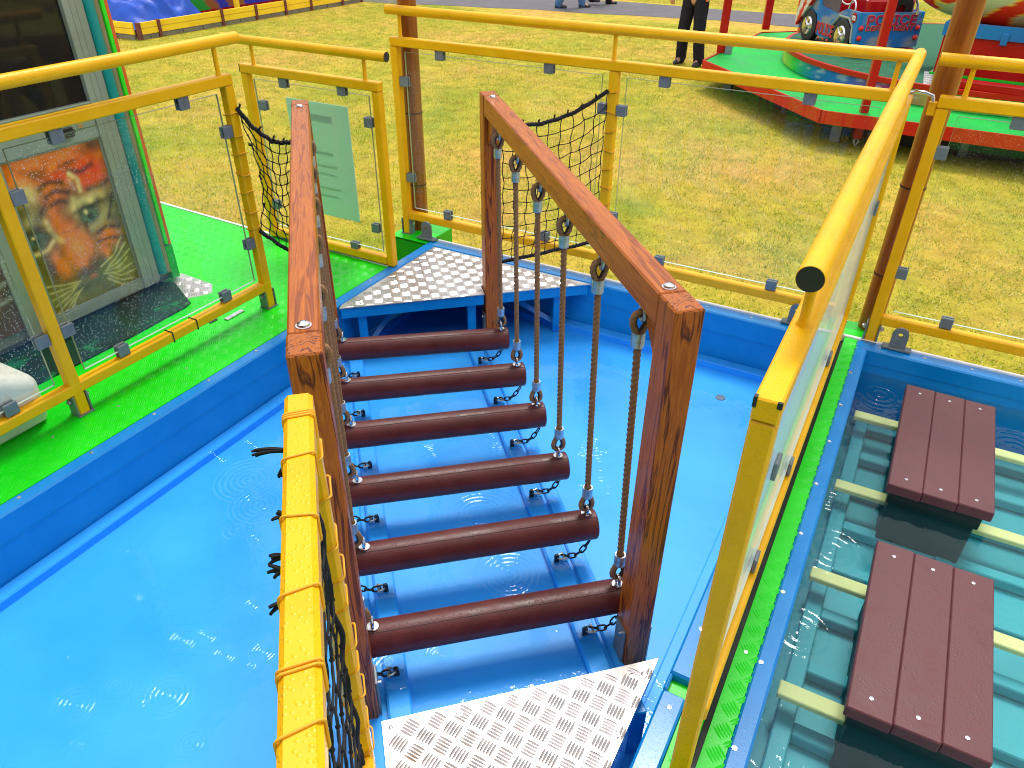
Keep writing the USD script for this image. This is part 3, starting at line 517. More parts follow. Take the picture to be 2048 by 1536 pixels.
for side, t in (('right', 0.634), ('left', -0.072)):
    for i in range(6):
        s = LOGS[i][1 if side == 'right' else 0]+(0.004 if side == 'right' else 0.0); c = G(t, s, 0.0); ang = PHI
        lab = f'{LR[i]} brown laid rope of the {side} bridge rail'
        if T is None:
            T = rope_thing(lab, 0.050); T.prim.GetAttribute('xformOp:translate').Set(Gf.Vec3d(*map(float, c))); T.prim.GetAttribute('xformOp:rotateZ').Set(float(ang))
        else: T.copy(c, ang, lab)
# tether chains: lug on the floor bar, shackle, links up to the log's underside
def link(p, d, roll, L=0.028, W=0.0145, r=0.0027):
    d = np.asarray(d, float)/np.linalg.norm(d); a = np.cross(d, [0, 1.0, 0.2]); a /= np.linalg.norm(a); b = np.cross(d, a); u = a*math.cos(roll)+b*math.sin(roll)
    th = np.linspace(0, 2*math.pi, 15)[:-1]; return tube(np.asarray(p)+np.outer(np.sign(np.cos(th))*np.abs(np.cos(th))**0.7*L/2, d)+np.outer(np.sign(np.sin(th))*np.abs(np.sin(th))**0.7*W/2, u), r, 6, closed=True)
def chain_thing(label):
    T = Thing('tether_chain', label, 'chain', group=GC)
    pth = np.array([(0.016, 0.004, 0.026), (0.040, 0.000, 0.018), (0.060, -0.004, 0.022), (0.078, -0.004, 0.034), (0.094, 0.0, 0.050), (0.108, 0.004, 0.068)])
    T.part('lug', join([mv(prism_y(sg.Polygon([(-0.008, 0), (0.008, 0), (0.008, 0.026), (0.005, 0.034), (-0.005, 0.034), (-0.008, 0.026)]), -0.004, 0.004), 0, 0, 0)]), CHAIN); T.part('base_plate', box(-0.02, 0.022, -0.016, 0.014, 0, 0.003, 0.001), BLUEF)
    a = np.linspace(-0.5*math.pi, 0.5*math.pi, 10); T.part('shackle', join([tube(np.c_[0.022-0.022*np.cos(a)*0.9, 0.0115*np.sin(a)*1.0, 0.022+0*a], 0.0033, 7), cyl((0.022, -0.017, 0.022), (0.022, 0.017, 0.022), 0.0036, 8), tube(np.array([(0.022, -0.0115, 0.022), (0.034, -0.010, 0.020)]), 0.003, 6)]), STEEL)
    for k in range(5): T.part('link', link((pth[k]+pth[k+1])/2, pth[k+1]-pth[k], k*math.pi/2+0.4), CHAIN, smooth=60)
    return T
GC = 'chains tethering the log steps'
T = None
for side, t in (('right', 0.545), ('left', 0.0)):
    for i, s in enumerate([2.815, 2.49, 2.195, 1.901, 1.586, 1.298] if side == 'right' else [2.815, 2.522, 2.187, 1.898, 1.59, 1.29]):
        c = G(t, s, -0.226); ang = PHI+(0 if side == 'right' else 180); lab = f'{LR[i]} wet dark tether chain on the {side} floor bar'
        if T is None:
            T = chain_thing(lab); T.prim.GetAttribute('xformOp:translate').Set(Gf.Vec3d(*map(float, c))); T.prim.GetAttribute('xformOp:rotateZ').Set(float(ang))
        else: T.copy(c, ang, lab)

# ---------------------------------------------------------------- yellow glass fences
B4 = 0.040
class Fence:
    """tubular yellow frame with clamped glass; along = unit direction in plan, positions u metres from the origin"""
    def __init__(s, label, o, deg, top=0.985, cat='fence'):
        s.T = Thing('glass_fence', label, cat, (0, 0, 0)); s.o = np.array(o, float); s.deg = deg; s.top = top
        s.T.o = np.array([0, 0, 0.0])
        s.T.prim.GetAttribute('xformOp:translate').Set(Gf.Vec3d(*map(float, s.o))); s.T.prim.GetAttribute('xformOp:rotateZ').Set(float(deg))
    def P(s, name, mesh, m, **kw): return s.T.part(name, mesh, m, **kw)
    def bar(s, name, u0, u1, z, b=0.004): s.P(name, box(u0, u1, -B4/2, B4/2, z-B4/2, z+B4/2, b), YELLOW)
    def post(s, u, z0, z1, b=0.004, foot=True):
        s.P('post', box(u-B4/2, u+B4/2, -B4/2+0.0005, B4/2-0.0005, z0, z1, b), YELLOW)
        if foot:
            n = s.P('foot_bracket', join([box(u-B4/2-0.009, u-B4/2-0.002, -0.022, 0.022, 0.0, 0.085, 0.002), box(u+B4/2+0.002, u+B4/2+0.009, -0.022, 0.022, 0.0, 0.085, 0.002), box(u-0.030, u+0.030, -0.028, 0.028, 0.0, 0.005, 0.001)]), DSTEEL)
            s.P('bolt', join([cyl((u-0.042, 0, 0.060), (u+0.042, 0, 0.060), 0.0055, 8), cyl((u-0.038, 0, 0.060), (u-0.030, 0, 0.060), 0.010, 6), cyl((u+0.030, 0, 0.060), (u+0.038, 0, 0.060), 0.010, 6)]), STEEL, parent=n)
    def handrail(s, u0, u1, z, stems, r=0.0212, open0=False, open1=False):
        s.P('handrail', tube(lin((u0, 0, z), (u1, 0, z), 2), r, 28), YELLOW, smooth=40)
        for u, o in ((u0, open0), (u1, open1)):
            if o: d = 0.0006*np.sign(u-(u0+u1)/2); s.P('end_hole', cyl((u, 0, z), (u+d, 0, z), r*0.965, 24), BLACK, label='dark open end of the handrail tube')
        for u in stems: s.P('stem', tube(np.array([(u, 0, s.top-0.001), (u, 0, s.top+0.006), (u, 0, s.top+0.012), (u, 0, z-0.02), (u, 0, z-0.014)]), [0.013, 0.0095, 0.0085, 0.0085, 0.012], 12), YELLOW, smooth=50)
    def pane(s, u0, u1, z0, z1, m=None, clamps=()):
        s.P('glass_pane', box(u0, u1, -0.004, 0.004, z0, z1), m or GLASS)
        s.P('pane_edge', join([box(u0-0.0007, u0+0.0003, -0.0042, 0.0042, z0, z1), box(u1-0.0003, u1+0.0007, -0.0042, 0.0042, z0, z1), box(u0, u1, -0.0042, 0.0042, z1-0.0003, z1+0.0006)]), GEDGE2)
        s.P('pane_edge', box(u0, u1, -0.0042, 0.0042, z0-0.0008, z0+0.0003), GEDGE)
    def clamp(s, u, z):
        c = s.P('glass_clamp', join([box(u-0.0225, u+0.0225, -0.014, -0.0045, z-0.0225, z+0.0225, 0.002), box(u-0.0225, u+0.0225, 0.0045, 0.014, z-0.0225, z+0.0225, 0.002)]), DSTEEL)
RZ = 0.105
# left fence, beside the pool, on the green deck
F = Fence('yellow glass fence along the green deck, beside the tiger kiosk', (-2.38, 0.0, 0.0), 90)
F.bar('top_bar', -0.9, 2.116, 0.965); F.bar('bottom_bar', -0.9, 2.076, RZ)
for u in (0.232, 1.165, 2.096): F.post(u, 0.0, 0.9445)
F.handrail(-0.9, 2.185, 1.100, (0.3, 1.2, 2.07))
F.pane(1.222, 2.042, 0.150, 0.922, GLASSW); F.pane(0.285, 1.108, 0.150, 0.922, GLASSW); F.pane(-0.85, 0.175, 0.150, 0.922, GLASSW)
for u, z in ((1.881, .922), (1.388, .922), (2.053, .78), (2.053, .316), (1.876, .150), (1.376, .150), (1.120, .316), (1.21, .316), (1.21, .78), (0.95, .150), (1.12, .78), (0.9, .922), (0.45, .922), (0.45, .15)): F.clamp(u, z)
for u in (1.579, 1.697):
    a = np.linspace(0, 2*math.pi, 5)[:-1]+math.pi/4; F.P('cable_tie', tube(np.c_[u+0*a, 0.0305*np.cos(a), RZ+0.0305*np.sin(a)], 0.0025, 5, closed=True), BLACK)
# gate panel on the far edge of the left deck
F = Fence('yellow glass gate panel with a pale frosted sign, on the deck edge', (-2.15, 2.715, 0.0), 180, top=0.872, cat='gate')
F.bar('top_bar', 0.0-0.02, 0.80, 0.852); F.bar('bottom_bar', 0.02, 0.76, 0.03)
F.post(0.0, 0.005, 0.8315, foot=False); F.post(0.78, 0.005, 0.8315, foot=False)
F.P('end_cap', box(0.80, 0.802, -0.019, 0.019, 0.833, 0.871), BLACK); F.handrail(-0.065, 0.90, 0.977, (0.06, 0.72), open0=True)
F.pane(0.048, 0.735, 0.075, 0.808, GLASS)
for u, z in ((.545, .81), (.197, .815), (.70, .69), (.06, .692), (.725, .188), (.078, .187), (.225, .062)): F.clamp(u, z)
sg_ = F.P('sign', box(0.185, 0.555, -0.0095, -0.0065, 0.19, 0.742), SIGNM, label='pale green frosted sign seen from behind')
for k, (zz, w, hh) in enumerate([(0.655, 0.15, 0.030), (0.50, 0.12, 0.012), (0.44, 0.15, 0.008), (0.40, 0.13, 0.008), (0.33, 0.16, 0.008), (0.29, 0.12, 0.008)]):
    F.P('print_line', box(0.37-w*0.55, 0.37+w*0.45, -0.0062, -0.0058, zz, zz+hh), SIGNT, parent=sg_); F.P('print_line', box(0.37-w*0.55, 0.37+w*0.45, -0.0102, -0.0098, zz, zz+hh), SIGNT, parent=sg_)
# far fence along the back of the pool
F = Fence('long yellow glass fence along the far side of the wading pool', (-2.335, 3.115, 0.0), 0)
F.bar('top_bar', -0.02, 2.245, 0.965); F.bar('bottom_bar', 0.02, 2.205, RZ)
for u in (0.0, 1.13, 2.225): F.post(u, 0.0, 0.9445)
F.handrail(-0.035, 2.262, 1.100, (0.035, 1.12, 2.19), open1=True)
F.pane(0.055, 1.075, 0.150, 0.922); F.pane(1.185, 2.17, 0.150, 0.922)
for u, z in ((.256, .925), (.824, .925), (1.349, .925), (1.92, .925), (.043, .787), (.043, .313), (.264, .15), (1.087, .788), (1.173, .788), (.83, .15), (1.93, .15), (1.087, .313), (1.173, .313), (1.42, .15), (2.18, .78)): F.clamp(u, z)
# right fence beyond the second pool
F = Fence('yellow glass fence at the right, beyond the splash pool', (0.033, 3.115, 0.0), 0)
F.bar('top_bar', -0.02, 1.6, 0.965); F.bar('bottom_bar', 0.02, 1.6, RZ); F.post(0.0, 0.0, 0.9445); F.post(1.58, 0.0, 0.9445)
F.P('corner_tab', box(-0.048, -0.0205, -0.012, 0.012, 0.915, 0.962, 0.003), YELLOW)
F.handrail(-0.055, 1.6, 1.100, (0.055, 1.4)); F.pane(0.055, 1.53, 0.150, 0.922)
for u, z in ((.24, .925), (.038, .792), (.038, .317), (.25, .15), (1.0, .925), (1.0, .15)): F.clamp(u, z)
F.P('latch_hook', tube(np.array([(-0.118, -0.02, 0.984), (-0.100, -0.02, 0.992), (-0.065, -0.02, 0.992), (-0.042, -0.02, 0.984), (-0.036, -0.02, 0.965)]), 0.0065, 8), CHROME, smooth=50)
# divider fence between the two pools, seen end on
F = Fence('yellow glass fence between the two pools, its open handrail end facing the camera', (-0.0895, 0.0, 0.0), 90)
F.bar('top_bar', 0.922, 3.07, 0.965, 0.003); F.bar('bottom_bar', 1.0195, 3.03, RZ); F.post(0.942, 0.0, 0.9445, foot=False); F.post(3.05, 0.0, 0.9445, foot=False)
F.P('worn_corner', box(0.9214, 0.93, 0.0148, 0.0206, 0.968, 0.9858), BLACK); F.P('worn_corner', box(0.9214, 0.926, -0.0203, -0.013, 0.975, 0.9856), BLACK)
F.handrail(1.092, 3.170, 1.100, (1.17, 2.9), open0=True); F.pane(1.00, 2.99, 0.150, 0.922, GLASSF)
for u, z in ((1.30, .59), (1.0, .35), (2.158, .92), (2.75, .92), (1.6, .92), (1.47, .15), (1.9, .15), (2.6, .15), (2.98, .6)): F.clamp(u, z)
# galvanised lifting lugs bolted to the kerb
def lug_poly(w=0.062, h=0.098):
    p = sg.Polygon([(-w/2, 0), (w/2, 0), (w/2, h-w/2), *[(w/2*math.cos(a), h-w/2+w/2*math.sin(a)) for a in np.linspace(0, math.pi, 13)], (-w/2, h-w/2)])
    return p.difference(sg.Point(0, h-w/2).buffer(0.009, 6))
T = Thing('lifting_lug', 'grey steel lifting lug on the green corner block by the far fence', 'lifting lug')
T.part('plate', prism_y(lug_poly(), -0.005, 0.005), DSTEEL); T.part('base', box(-0.055, 0.055, -0.02, 0.02, 0.0, 0.010, 0.002), DSTEEL)
T.prim.GetAttribute('xformOp:translate').Set(Gf.Vec3d(-2.187, 3.075, 0.006))
T.copy((0.140, 3.075, 0.006), 0, 'grey steel lifting lug on the blue kerb beside the right fence post'); T.copy((-0.272, 3.085, 0.006), 0, 'grey steel lifting lug on the far kerb, half hidden behind the divider fence')

# ---------------------------------------------------------------- climbing nets
def wob(p, amp, seed):
    p = np.array(p); r = np.random.default_rng(seed); k = np.linspace(0, 1, len(p)); env = np.sin(math.pi*k)**0.3
    for ax in range(3): p[:, ax] += amp*env*(np.sin(k*r.uniform(14, 22)+r.uniform(0, 6))*0.6+np.sin(k*r.uniform(28, 40)+r.uniform(0, 6))*0.4)
    return p
def net_surface(c00, c10, c01, c11, sag_t, sag_b, bow, out):
    c00, c10, c01, c11 = map(np.array, (c00, c10, c01, c11)); d = c10-c00; nrm = np.cross(d, [0, 0, 1.0]); nrm /= np.linalg.norm(nrm)
    def S(u, v):
        u, v = np.asarray(u, float)[..., None], np.asarray(v, float)[..., None]
        t = c00*(1-u)+c10*u; b = c01*(1-u)+c11*u; q = t*(1-v)+b*v
        q = q-np.array([0, 0, 1.0])*(4*u*(1-u))*(sag_t*(1-v)-sag_b*v)
        return q+nrm*(out*np.sin(math.pi*u)*np.sin(math.pi*v))+d*(bow*np.sin(math.pi*v)*(1-2*u))
    return S
def net(T, S, nx, ny, seed, cord=0.0021, knots=True, i0=0, j0=1, edge=True):
    cs, kn = [], []; r = np.random.default_rng(seed); jit = r.normal(0, 0.010, (nx+1, ny+1, 2))
    U, V = np.meshgrid(np.linspace(0, 1, nx+1), np.linspace(0, 1, ny+1), indexing='ij')
    U = np.clip(U+jit[..., 0]*(U > 0)*(U < 1), 0, 1); V = np.clip(V+jit[..., 1]*0.6*(V > 0)*(V < 1), 0, 1); Q = S(U, V)
    def strand(pts, sd): 
        f = []
        for k in range(len(pts)-1):
            a, b = pts[k], pts[k+1]; seg = lin(a, b, 5)[:-1 if k < len(pts)-2 else None]; f.append(seg)
        p = np.vstack(f); n = len(p); k = np.arange(n); off = np.sin(k/4*math.pi+(sd % 2)*math.pi)*0.0035; p = p+np.c_[off*0.7, off*0.7, -np.abs(off)*0.6]
        return tube(p, cord, 5)
    for i in range(nx+1): cs.append(strand(Q[i], i))
    for j in range(j0, ny): cs.append(strand(Q[:, j], j+1))
    for i in range(nx+1):
        for j in range(1, ny):
            kn.append(mv(trimesh.creation.icosphere(0, cord*2.1), *Q[i, j]))
    T.part('netting', join(cs), NETM, smooth=60); T.part('knots', join(kn), NETM, kind='stuff')
    return Q
def laid(T, S, v, name, seed, r=0.0098, n=60):
    T.part(name, tube(wob(S(np.linspace(0, 1, n), np.full(n, v)), 0.003, seed), r, 10, strands=3, pitch=0.05, depth=0.4), NETM, smooth=60)
def frays(T, base, dirs, name='rope_tail'):
    for k, (b, d) in enumerate(zip(base, dirs)):
        b, d = np.array(b), np.array(d); s = []
        for q in range(4):
            e = rng.normal(0, 0.004, 3); p = np.array([b, b+d*0.5+e*0.4+[0, 0, 0.004], b+d+e+[0, 0, -0.003]]); tt = np.linspace(0, 1, 7)[:, None]; s.append(tube((1-tt)**2*p[0]+2*tt*(1-tt)*p[1]+tt**2*p[2], np.linspace(0.0036, 0.0018, 7), 5))
        T.part(name, join(s), NETM)
def lash(T, c, w, d, tilt, r=0.0032, m=None, deg=0.0, name='lashing'):
    """cord wound round a square bar that stands along z"""
    a = np.linspace(0, 2*math.pi, 25)[:-1]; x = np.clip(np.cos(a)*1.5, -1, 1)*w/2; y = np.clip(np.sin(a)*1.5, -1, 1)*d/2; p = np.c_[x, y, tilt*np.cos(a)]
    q = math.radians(deg); R = np.array([[math.cos(q), -math.sin(q), 0], [math.sin(q), math.cos(q), 0], [0, 0, 1]]); T.part(name, tube(p@R.T+np.array(c), r, 6, closed=True), m or CORD_Y, smooth=60)
# left net: bunched between the deck fence's end post and the left rail's far post
T = Thing('climbing_net', 'black rope net bunched beside the far end of the left timber rail', 'net', (-2.3, 2.15, 0.3))
S = net_surface((-2.362, 2.108, 0.862), (-2.200, 2.232, 0.735), (-2.362, 2.108, 0.360), (-2.200, 2.232, 0.215), 0.060, -0.02, 0.22, 0.03)
net(T, S, 6, 11, 3, cord=0.0022); laid(T, S, 0.0, 'top_rope', 1); laid(T, S, 1.0, 'bottom_rope', 2)
for k in range(7): lash(T, (-2.38, 2.096, 0.84-k*0.078), B4+0.003, B4+0.003, 0.006*(-1)**k, 0.0024)
frays(T, [S(np.array(u), np.array(0.02))for u in (0.02, 0.3, 0.55, 0.75)]+[S(np.array(0.02), np.array(v)) for v in (0.25, 0.5, 0.75)], [(0.0, 0.01, 0.03), (0.02, 0.0, 0.025), (0.01, 0.01, 0.028), (0.0, 0.01, 0.025), (-0.02, 0, 0.01), (-0.015, 0.0, 0.015), (0.01, 0, 0.02)])
T.part('snap_hook', tube(np.array([(-2.205, 2.225, 0.735), (-2.19, 2.24, 0.752), (-2.185, 2.238, 0.775), (-2.197, 2.226, 0.772), (-2.207, 2.222, 0.745)]), 0.004, 6, closed=True), DSTEEL)
# right net: from the right rail's far post to the middle post of the far fence
T = Thing('climbing_net', 'black rope net stretched from the right timber rail to the far fence', 'net', (-1.4, 2.93, 0.2))
S = net_surface((-1.575, 2.800, 0.752), (-1.222, 3.094, 0.868), (-1.575, 2.800, 0.118), (-1.222, 3.094, 0.190), 0.055, 0.0, 0.02, 0.03)
net(T, S, 9, 11, 5, cord=0.0021); laid(T, S, 0.0, 'top_rope', 4); laid(T, S, 1.0, 'bottom_rope', 5)
for k in range(8): lash(T, (-1.205, 3.115, 0.86-k*0.082), B4+0.003, B4+0.003, 0.007*(-1)**k, 0.0024)
frays(T, [S(np.array(u), np.array(0.0))for u in (0.2, 0.35, 0.5, 0.62, 0.75, 0.88)], [(0.0, 0.0, 0.024)]*6)
# foreground net in its own yellow frame
T = Thing('net_frame', 'yellow post frame in the foreground with a lashed black rope net', 'net frame', (-0.0855, 0.89, 0.0), PHI)
T.part('top_bar', box(-0.1055, -0.0665, 0.0, 0.912, 0.945, 0.985, 0.006), YELLOW); T.part('post', box(-0.1050, -0.0670, 0.872, 0.912, 0.0, 0.9445, 0.006), YELLOW)
T.part('bottom_bar', box(-0.1050, -0.0670, 0.02, 0.8715, 0.085, 0.125, 0.006), YELLOW)
def sqpath(w, d, r=0.007, k=5):
    """rounded square, w by d over all"""
    p = []
    for cx, cy, a0 in ((1, 1, 0), (-1, 1, 90), (-1, -1, 180), (1, -1, 270)):
        for t in np.linspace(0, 90, k): a = math.radians(a0+t); p.append((cx*(w/2-r)+r*math.cos(a), cy*(d/2-r)+r*math.sin(a)))
    p = np.array(p); q = []
    for i in range(len(p)):
        for t in ((0, 0.33, 0.67) if np.hypot(*(p[(i+1) % len(p)]-p[i])) > 0.006 else (0,)): q.append(p[i]*(1-t)+p[(i+1) % len(p)]*t)
    return np.array(q)
def barwrap(s, n=1, sl=0.006):
    for k in range(n): q = sqpath(0.0418, 0.0425); T.part('lashing', tube(np.c_[-0.086+q[:, 0], s+k*0.0052+sl*q[:, 0]/0.02+0.002*np.sin(q[:, 1]*120), 0.965+q[:, 1]], 0.0017, 6, closed=True), CORD_Y, smooth=60)
barwrap(0.850, 3, 0.002); barwrap(0.765, 1, 0.004); barwrap(0.655, 1, -0.002); barwrap(0.545, 1, 0.005); barwrap(0.45, 2, 0.003); barwrap(0.39)
for k in range(10):
    z = 0.885-k*0.083+0.012*math.sin(k*2.1); q = sqpath(0.0408+0.003*(k % 2), 0.0428+0.002*(k % 3)); T.part('lashing', tube(np.c_[-0.086+q[:, 0]+0.002*(k % 2), 0.892+q[:, 1], z+0.5*q[:, 0]+0.25*q[:, 1]+0.003*np.sin(q[:, 1]*200+k)], 0.0018, 6, closed=True), CORD_Y, smooth=60)
S = net_surface((-0.086, 0.855, 0.925), (-0.086, 0.02, 0.925), (-0.086, 0.845, 0.14), (-0.086, 0.02, 0.14), 0.0, 0.0, 0.0, 0.012)
net(T, S, 13, 13, 9, cord=0.0023, j0=0)
T.part('edge_cord', tube(wob(S(np.full(50, 0.0), np.linspace(0, 1, 50)), 0.006, 4), 0.0048, 7, strands=3, pitch=0.03), NETM, smooth=60)
frays(T, [(-0.104, s, 0.958) for s in (0.815, 0.785, 0.685, 0.622, 0.60, 0.555)], [(-0.042, 0.006, 0.004), (-0.008, 0.0, -0.010), (-0.013, 0.008, 0.004), (-0.016, 0.002, 0.003), (-0.014, 0.006, 0.0), (-0.013, 0.0, 0.002)])
# ---------------------------------------------------------------- kiosk with the tiger mural
KX = -2.96
T = Thing('kiosk', 'grey kiosk with a dark window above an orange tiger mural panel', 'kiosk', (-3.4, 1.2, 0.0))
T.part('wall', box(-4.3, KX-0.03, -0.4, 2.10, 0.03, 2.5), GREYAL)
def face(y0, y1, z0, z1, d=0.0, t=0.03): return box(KX-t, KX+d, y0, y1, z0, z1, 0.002)
T.part('frame_rail', face(1.44, 1.9075, 0.716, 0.848, 0.0), GREYAL); T.part('frame_rail', face(1.44, 1.9075, 0.030, 0.074, 0.0), GREYAL)
for k, (a0, a1) in enumerate(((1.908, 1.935), (1.937, 1.962), (1.964, 1.998))): T.part('frame_stile', face(a0, a1, 0.030, 2.4, 0.004*(2-k)), GREYAL)
T.part('frame_stile', face(1.432, 1.488, 0.030, 0.7155, 0.004), GREYAL); T.part('frame_stile', face(1.36, 1.430, 0.030, 0.845, 0.0), GREYAL)
T.part('inner_bead', join([face(1.488, 1.494, 0.0745, 0.7155, -0.004), face(1.902, 1.9078, 0.0745, 0.7155, -0.004), face(1.494, 1.902, 0.0745, 0.081, -0.004), face(1.494, 1.902, 0.709, 0.7155, -0.004)]), GREYAL)
T.part('window', face(0.3, 1.9075, 0.850, 1.9, -0.012), DARKGL); T.part('window_sill', face(0.3, 1.9076, 0.8482, 0.8565, 0.010), GREYAL)
T.part('teal_trim', tube(np.array([(KX-0.004, 2.021, 0.06), (KX-0.004, 2.021, 2.4)]), 0.021, 14), TEAL, smooth=40); T.part('bronze_trim', face(2.043, 2.064, 0.05, 2.4, 0.002), BEIGE)
T.part('green_trim', face(2.066, 2.082, 0.185, 2.4, 0.010), NEON); T.part('orange_trim', face(2.0825, 2.10, 0.178, 2.4, 0.006), ORANGE); T.part('corner_base', face(2.0645, 2.105, 0.01, 0.176, 0.002), GREEN2)
T.part('base', box(-4.2, KX-0.045, -0.3, 2.08, 0.0, 0.029), DSTEEL)
T.part('lock', join([face(1.74, 1.80, 0.745, 0.782, 0.012, 0.0), tube(np.array([(KX+0.014, 1.80, 0.766), (KX+0.02, 1.765, 0.764), (KX+0.02, 1.72, 0.757)]), 0.007, 8)]), BLACK); T.part('keyhole', mv(rot(lathe([(0.012, 0), (0.010, 0.004), (0, 0.004)], 14), 90, (0, 1, 0)), KX, 1.838, 0.777), CHROME)
def art(y0, y1, z0, z1, x, nu, nv, fn):
    U, V = np.meshgrid(np.linspace(0, 1, nu), np.linspace(0, 1, nv)); v = np.c_[np.full(U.size, x), (y0+(y1-y0)*U).ravel(), (z0+(z1-z0)*V).ravel()]
    i = np.arange((nu-1)*(nv-1)); r_, c_ = i//(nu-1), i % (nu-1); a0 = r_*nu+c_; f = np.vstack([np.c_[a0, a0+1, a0+nu+1], np.c_[a0, a0+nu+1, a0+nu]]); return tm(v, f), np.clip(fn(U.ravel(), V.ravel()), 0.003, 0.9)
def tiger(u, v):
    """an airbrushed tiger's face, looking out of the panel; u to the right, v up"""
    n1 = meshkit.fbm(np.c_[u*5, v*7, 0*u], 4, 2); n2 = meshkit.fbm(np.c_[u*15, v*22, 0*u], 4, 5); c = np.zeros((len(u), 3)); c[:] = (0.085, 0.095, 0.04)
    def lay(col, m): nonlocal c; m = np.clip(m, 0, 1)[:, None]; c = c*(1-m)+np.array(col)*m
    def blob(cx, cy, rx, ry, ang=0, p=1.0):
        a = math.radians(ang); du, dv = u-cx+0.05*(n1-0.5), (v-cy)*1.45+0.05*(n2-0.5); x = du*math.cos(a)+dv*math.sin(a); y = -du*math.sin(a)+dv*math.cos(a); return np.exp(-((x/rx)**2+(y/ry)**2)**p)
    def stroke(pts, w, col, k=0.9):
        pts = np.array(pts, float); t = np.linspace(0, 1, 70); n = len(pts); q = np.stack([np.interp(t*(n-1), np.arange(n), pts[:, j]) for j in (0, 1)], 1); [q.__setitem__(slice(1, -1), (q[:-2]+q[1:-1]*2+q[2:])/4) for _ in range(60)]
        d = np.min(np.hypot(u[:, None]-q[None, :, 0]+0.02*(n2[:, None]-0.5), (v[:, None]-q[None, :, 1])*1.45), 1); lay(col, k*np.exp(-(d/w)**2))
    OR, RD, WH, BK, GY, BR = (0.66, 0.17, 0.008), (0.62, 0.055, 0.004), (0.56, 0.55, 0.47), (0.018, 0.020, 0.022), (0.15, 0.19, 0.12), (0.16, 0.055, 0.02)
    lay(OR, blob(0.45, 0.95, 0.55, 0.16)*1.0); lay(RD, blob(0.80, 0.82, 0.20, 0.16)*1.1); lay(OR, blob(0.10, 0.92, 0.16, 0.13)); lay(BK, blob(0.30, 0.88, 0.20, 0.05, -25)*0.8); lay(BK, blob(0.62, 0.90, 0.14, 0.025, 10)*0.7); lay(BK, blob(0.92, 0.97, 0.10, 0.06)*0.8)
    lay(OR, blob(0.40, 0.76, 0.15, 0.12)); lay(RD, blob(0.48, 0.84, 0.14, 0.06)*0.8); lay(OR, blob(0.36, 0.58, 0.12, 0.26, 8)*1.15); lay(BR, blob(0.44, 0.63, 0.10, 0.14, 5)*0.85)
    for p in ([(0.26, 0.80), (0.36, 0.83), (0.50, 0.80)], [(0.30, 0.74), (0.40, 0.765), (0.52, 0.735)], [(0.33, 0.685), (0.42, 0.70), (0.50, 0.67)], [(0.60, 0.86), (0.72, 0.83), (0.86, 0.86)], [(0.74, 0.71), (0.86, 0.70), (0.98, 0.73)]): stroke(p, 0.028, BK, 0.8)
    lay(WH, blob(0.13, 0.79, 0.08, 0.10, 20)*0.85); stroke([(0.60, 0.84), (0.66, 0.79), (0.655, 0.72)], 0.026, WH, 0.75); stroke([(0.58, 0.80), (0.60, 0.74)], 0.02, (0.45, 0.30, 0.42), 0.7); stroke([(0.55, 0.68), (0.535, 0.58)], 0.034, WH, 0.6)
    lay(WH, blob(0.70, 0.65, 0.20, 0.055, 10)*0.8); lay(WH, blob(0.12, 0.63, 0.13, 0.06, 20)*0.6); stroke([(0.22, 0.60), (0.24, 0.51), (0.32, 0.44)], 0.030, WH, 0.75); lay(BK, blob(0.20, 0.655, 0.13, 0.05, 35)*0.8)
    # right eye: dark lids round a blue grey iris, pale lower rim
    lay(WH, blob(0.72, 0.52, 0.17, 0.12, 15)*0.65); lay(BK, blob(0.70, 0.60, 0.20, 0.035, 8)*0.95); lay(BK, blob(0.675, 0.545, 0.125, 0.085, 12, 1.8)); lay((0.07, 0.15, 0.17), blob(0.675, 0.545, 0.092, 0.064, 10, 1.6)); lay((0.02, 0.03, 0.04), blob(0.68, 0.545, 0.036, 0.038, 0, 1.8)); lay(WH, blob(0.645, 0.575, 0.020, 0.018)); stroke([(0.60, 0.50), (0.60, 0.43)], 0.030, BK, 0.8)
    lay(BK, blob(0.08, 0.51, 0.17, 0.12, -10, 1.8)); lay((0.06, 0.13, 0.16), blob(0.08, 0.50, 0.11, 0.075, 0, 1.6)); lay((0.02, 0.03, 0.04), blob(0.07, 0.50, 0.04, 0.04)); lay(WH, blob(0.05, 0.53, 0.018, 0.016)); stroke([(0.02, 0.425), (0.14, 0.42), (0.23, 0.47)], 0.022, WH, 0.85)
    # muzzle
    stroke([(0.36, 0.50), (0.46, 0.485), (0.54, 0.51)], 0.02, BK, 0.6); lay(OR, blob(0.46, 0.36, 0.15, 0.20, 5, 1.6)*1.1); lay((0.76, 0.24, 0.07), blob(0.44, 0.36, 0.07, 0.15, 4)*0.85); lay(BK, blob(0.50, 0.20, 0.19, 0.055, 8)*0.95); lay(BR, blob(0.48, 0.205, 0.09, 0.025)*0.8); lay(RD, blob(0.50, 0.145, 0.04, 0.024)*0.85)
    lay(OR, blob(0.22, 0.30, 0.09, 0.16, 12)*0.95); lay(BK, blob(0.13, 0.30, 0.05, 0.14, 10)*0.7); lay(OR, blob(0.80, 0.37, 0.12, 0.10)*1.0); lay(OR, blob(0.72, 0.29, 0.08, 0.09)*0.8)
    for p in ([(0.70, 0.42), (0.80, 0.44), (0.95, 0.41)], [(0.68, 0.36), (0.80, 0.36), (0.94, 0.33)], [(0.86, 0.49), (0.92, 0.55), (0.97, 0.63)]): stroke(p, 0.022, BK, 0.75)
    lay(GY, blob(0.20, 0.08, 0.28, 0.12)); lay(GY, blob(0.82, 0.12, 0.24, 0.15)); lay(BK, blob(0.36, 0.10, 0.10, 0.05)*0.6)
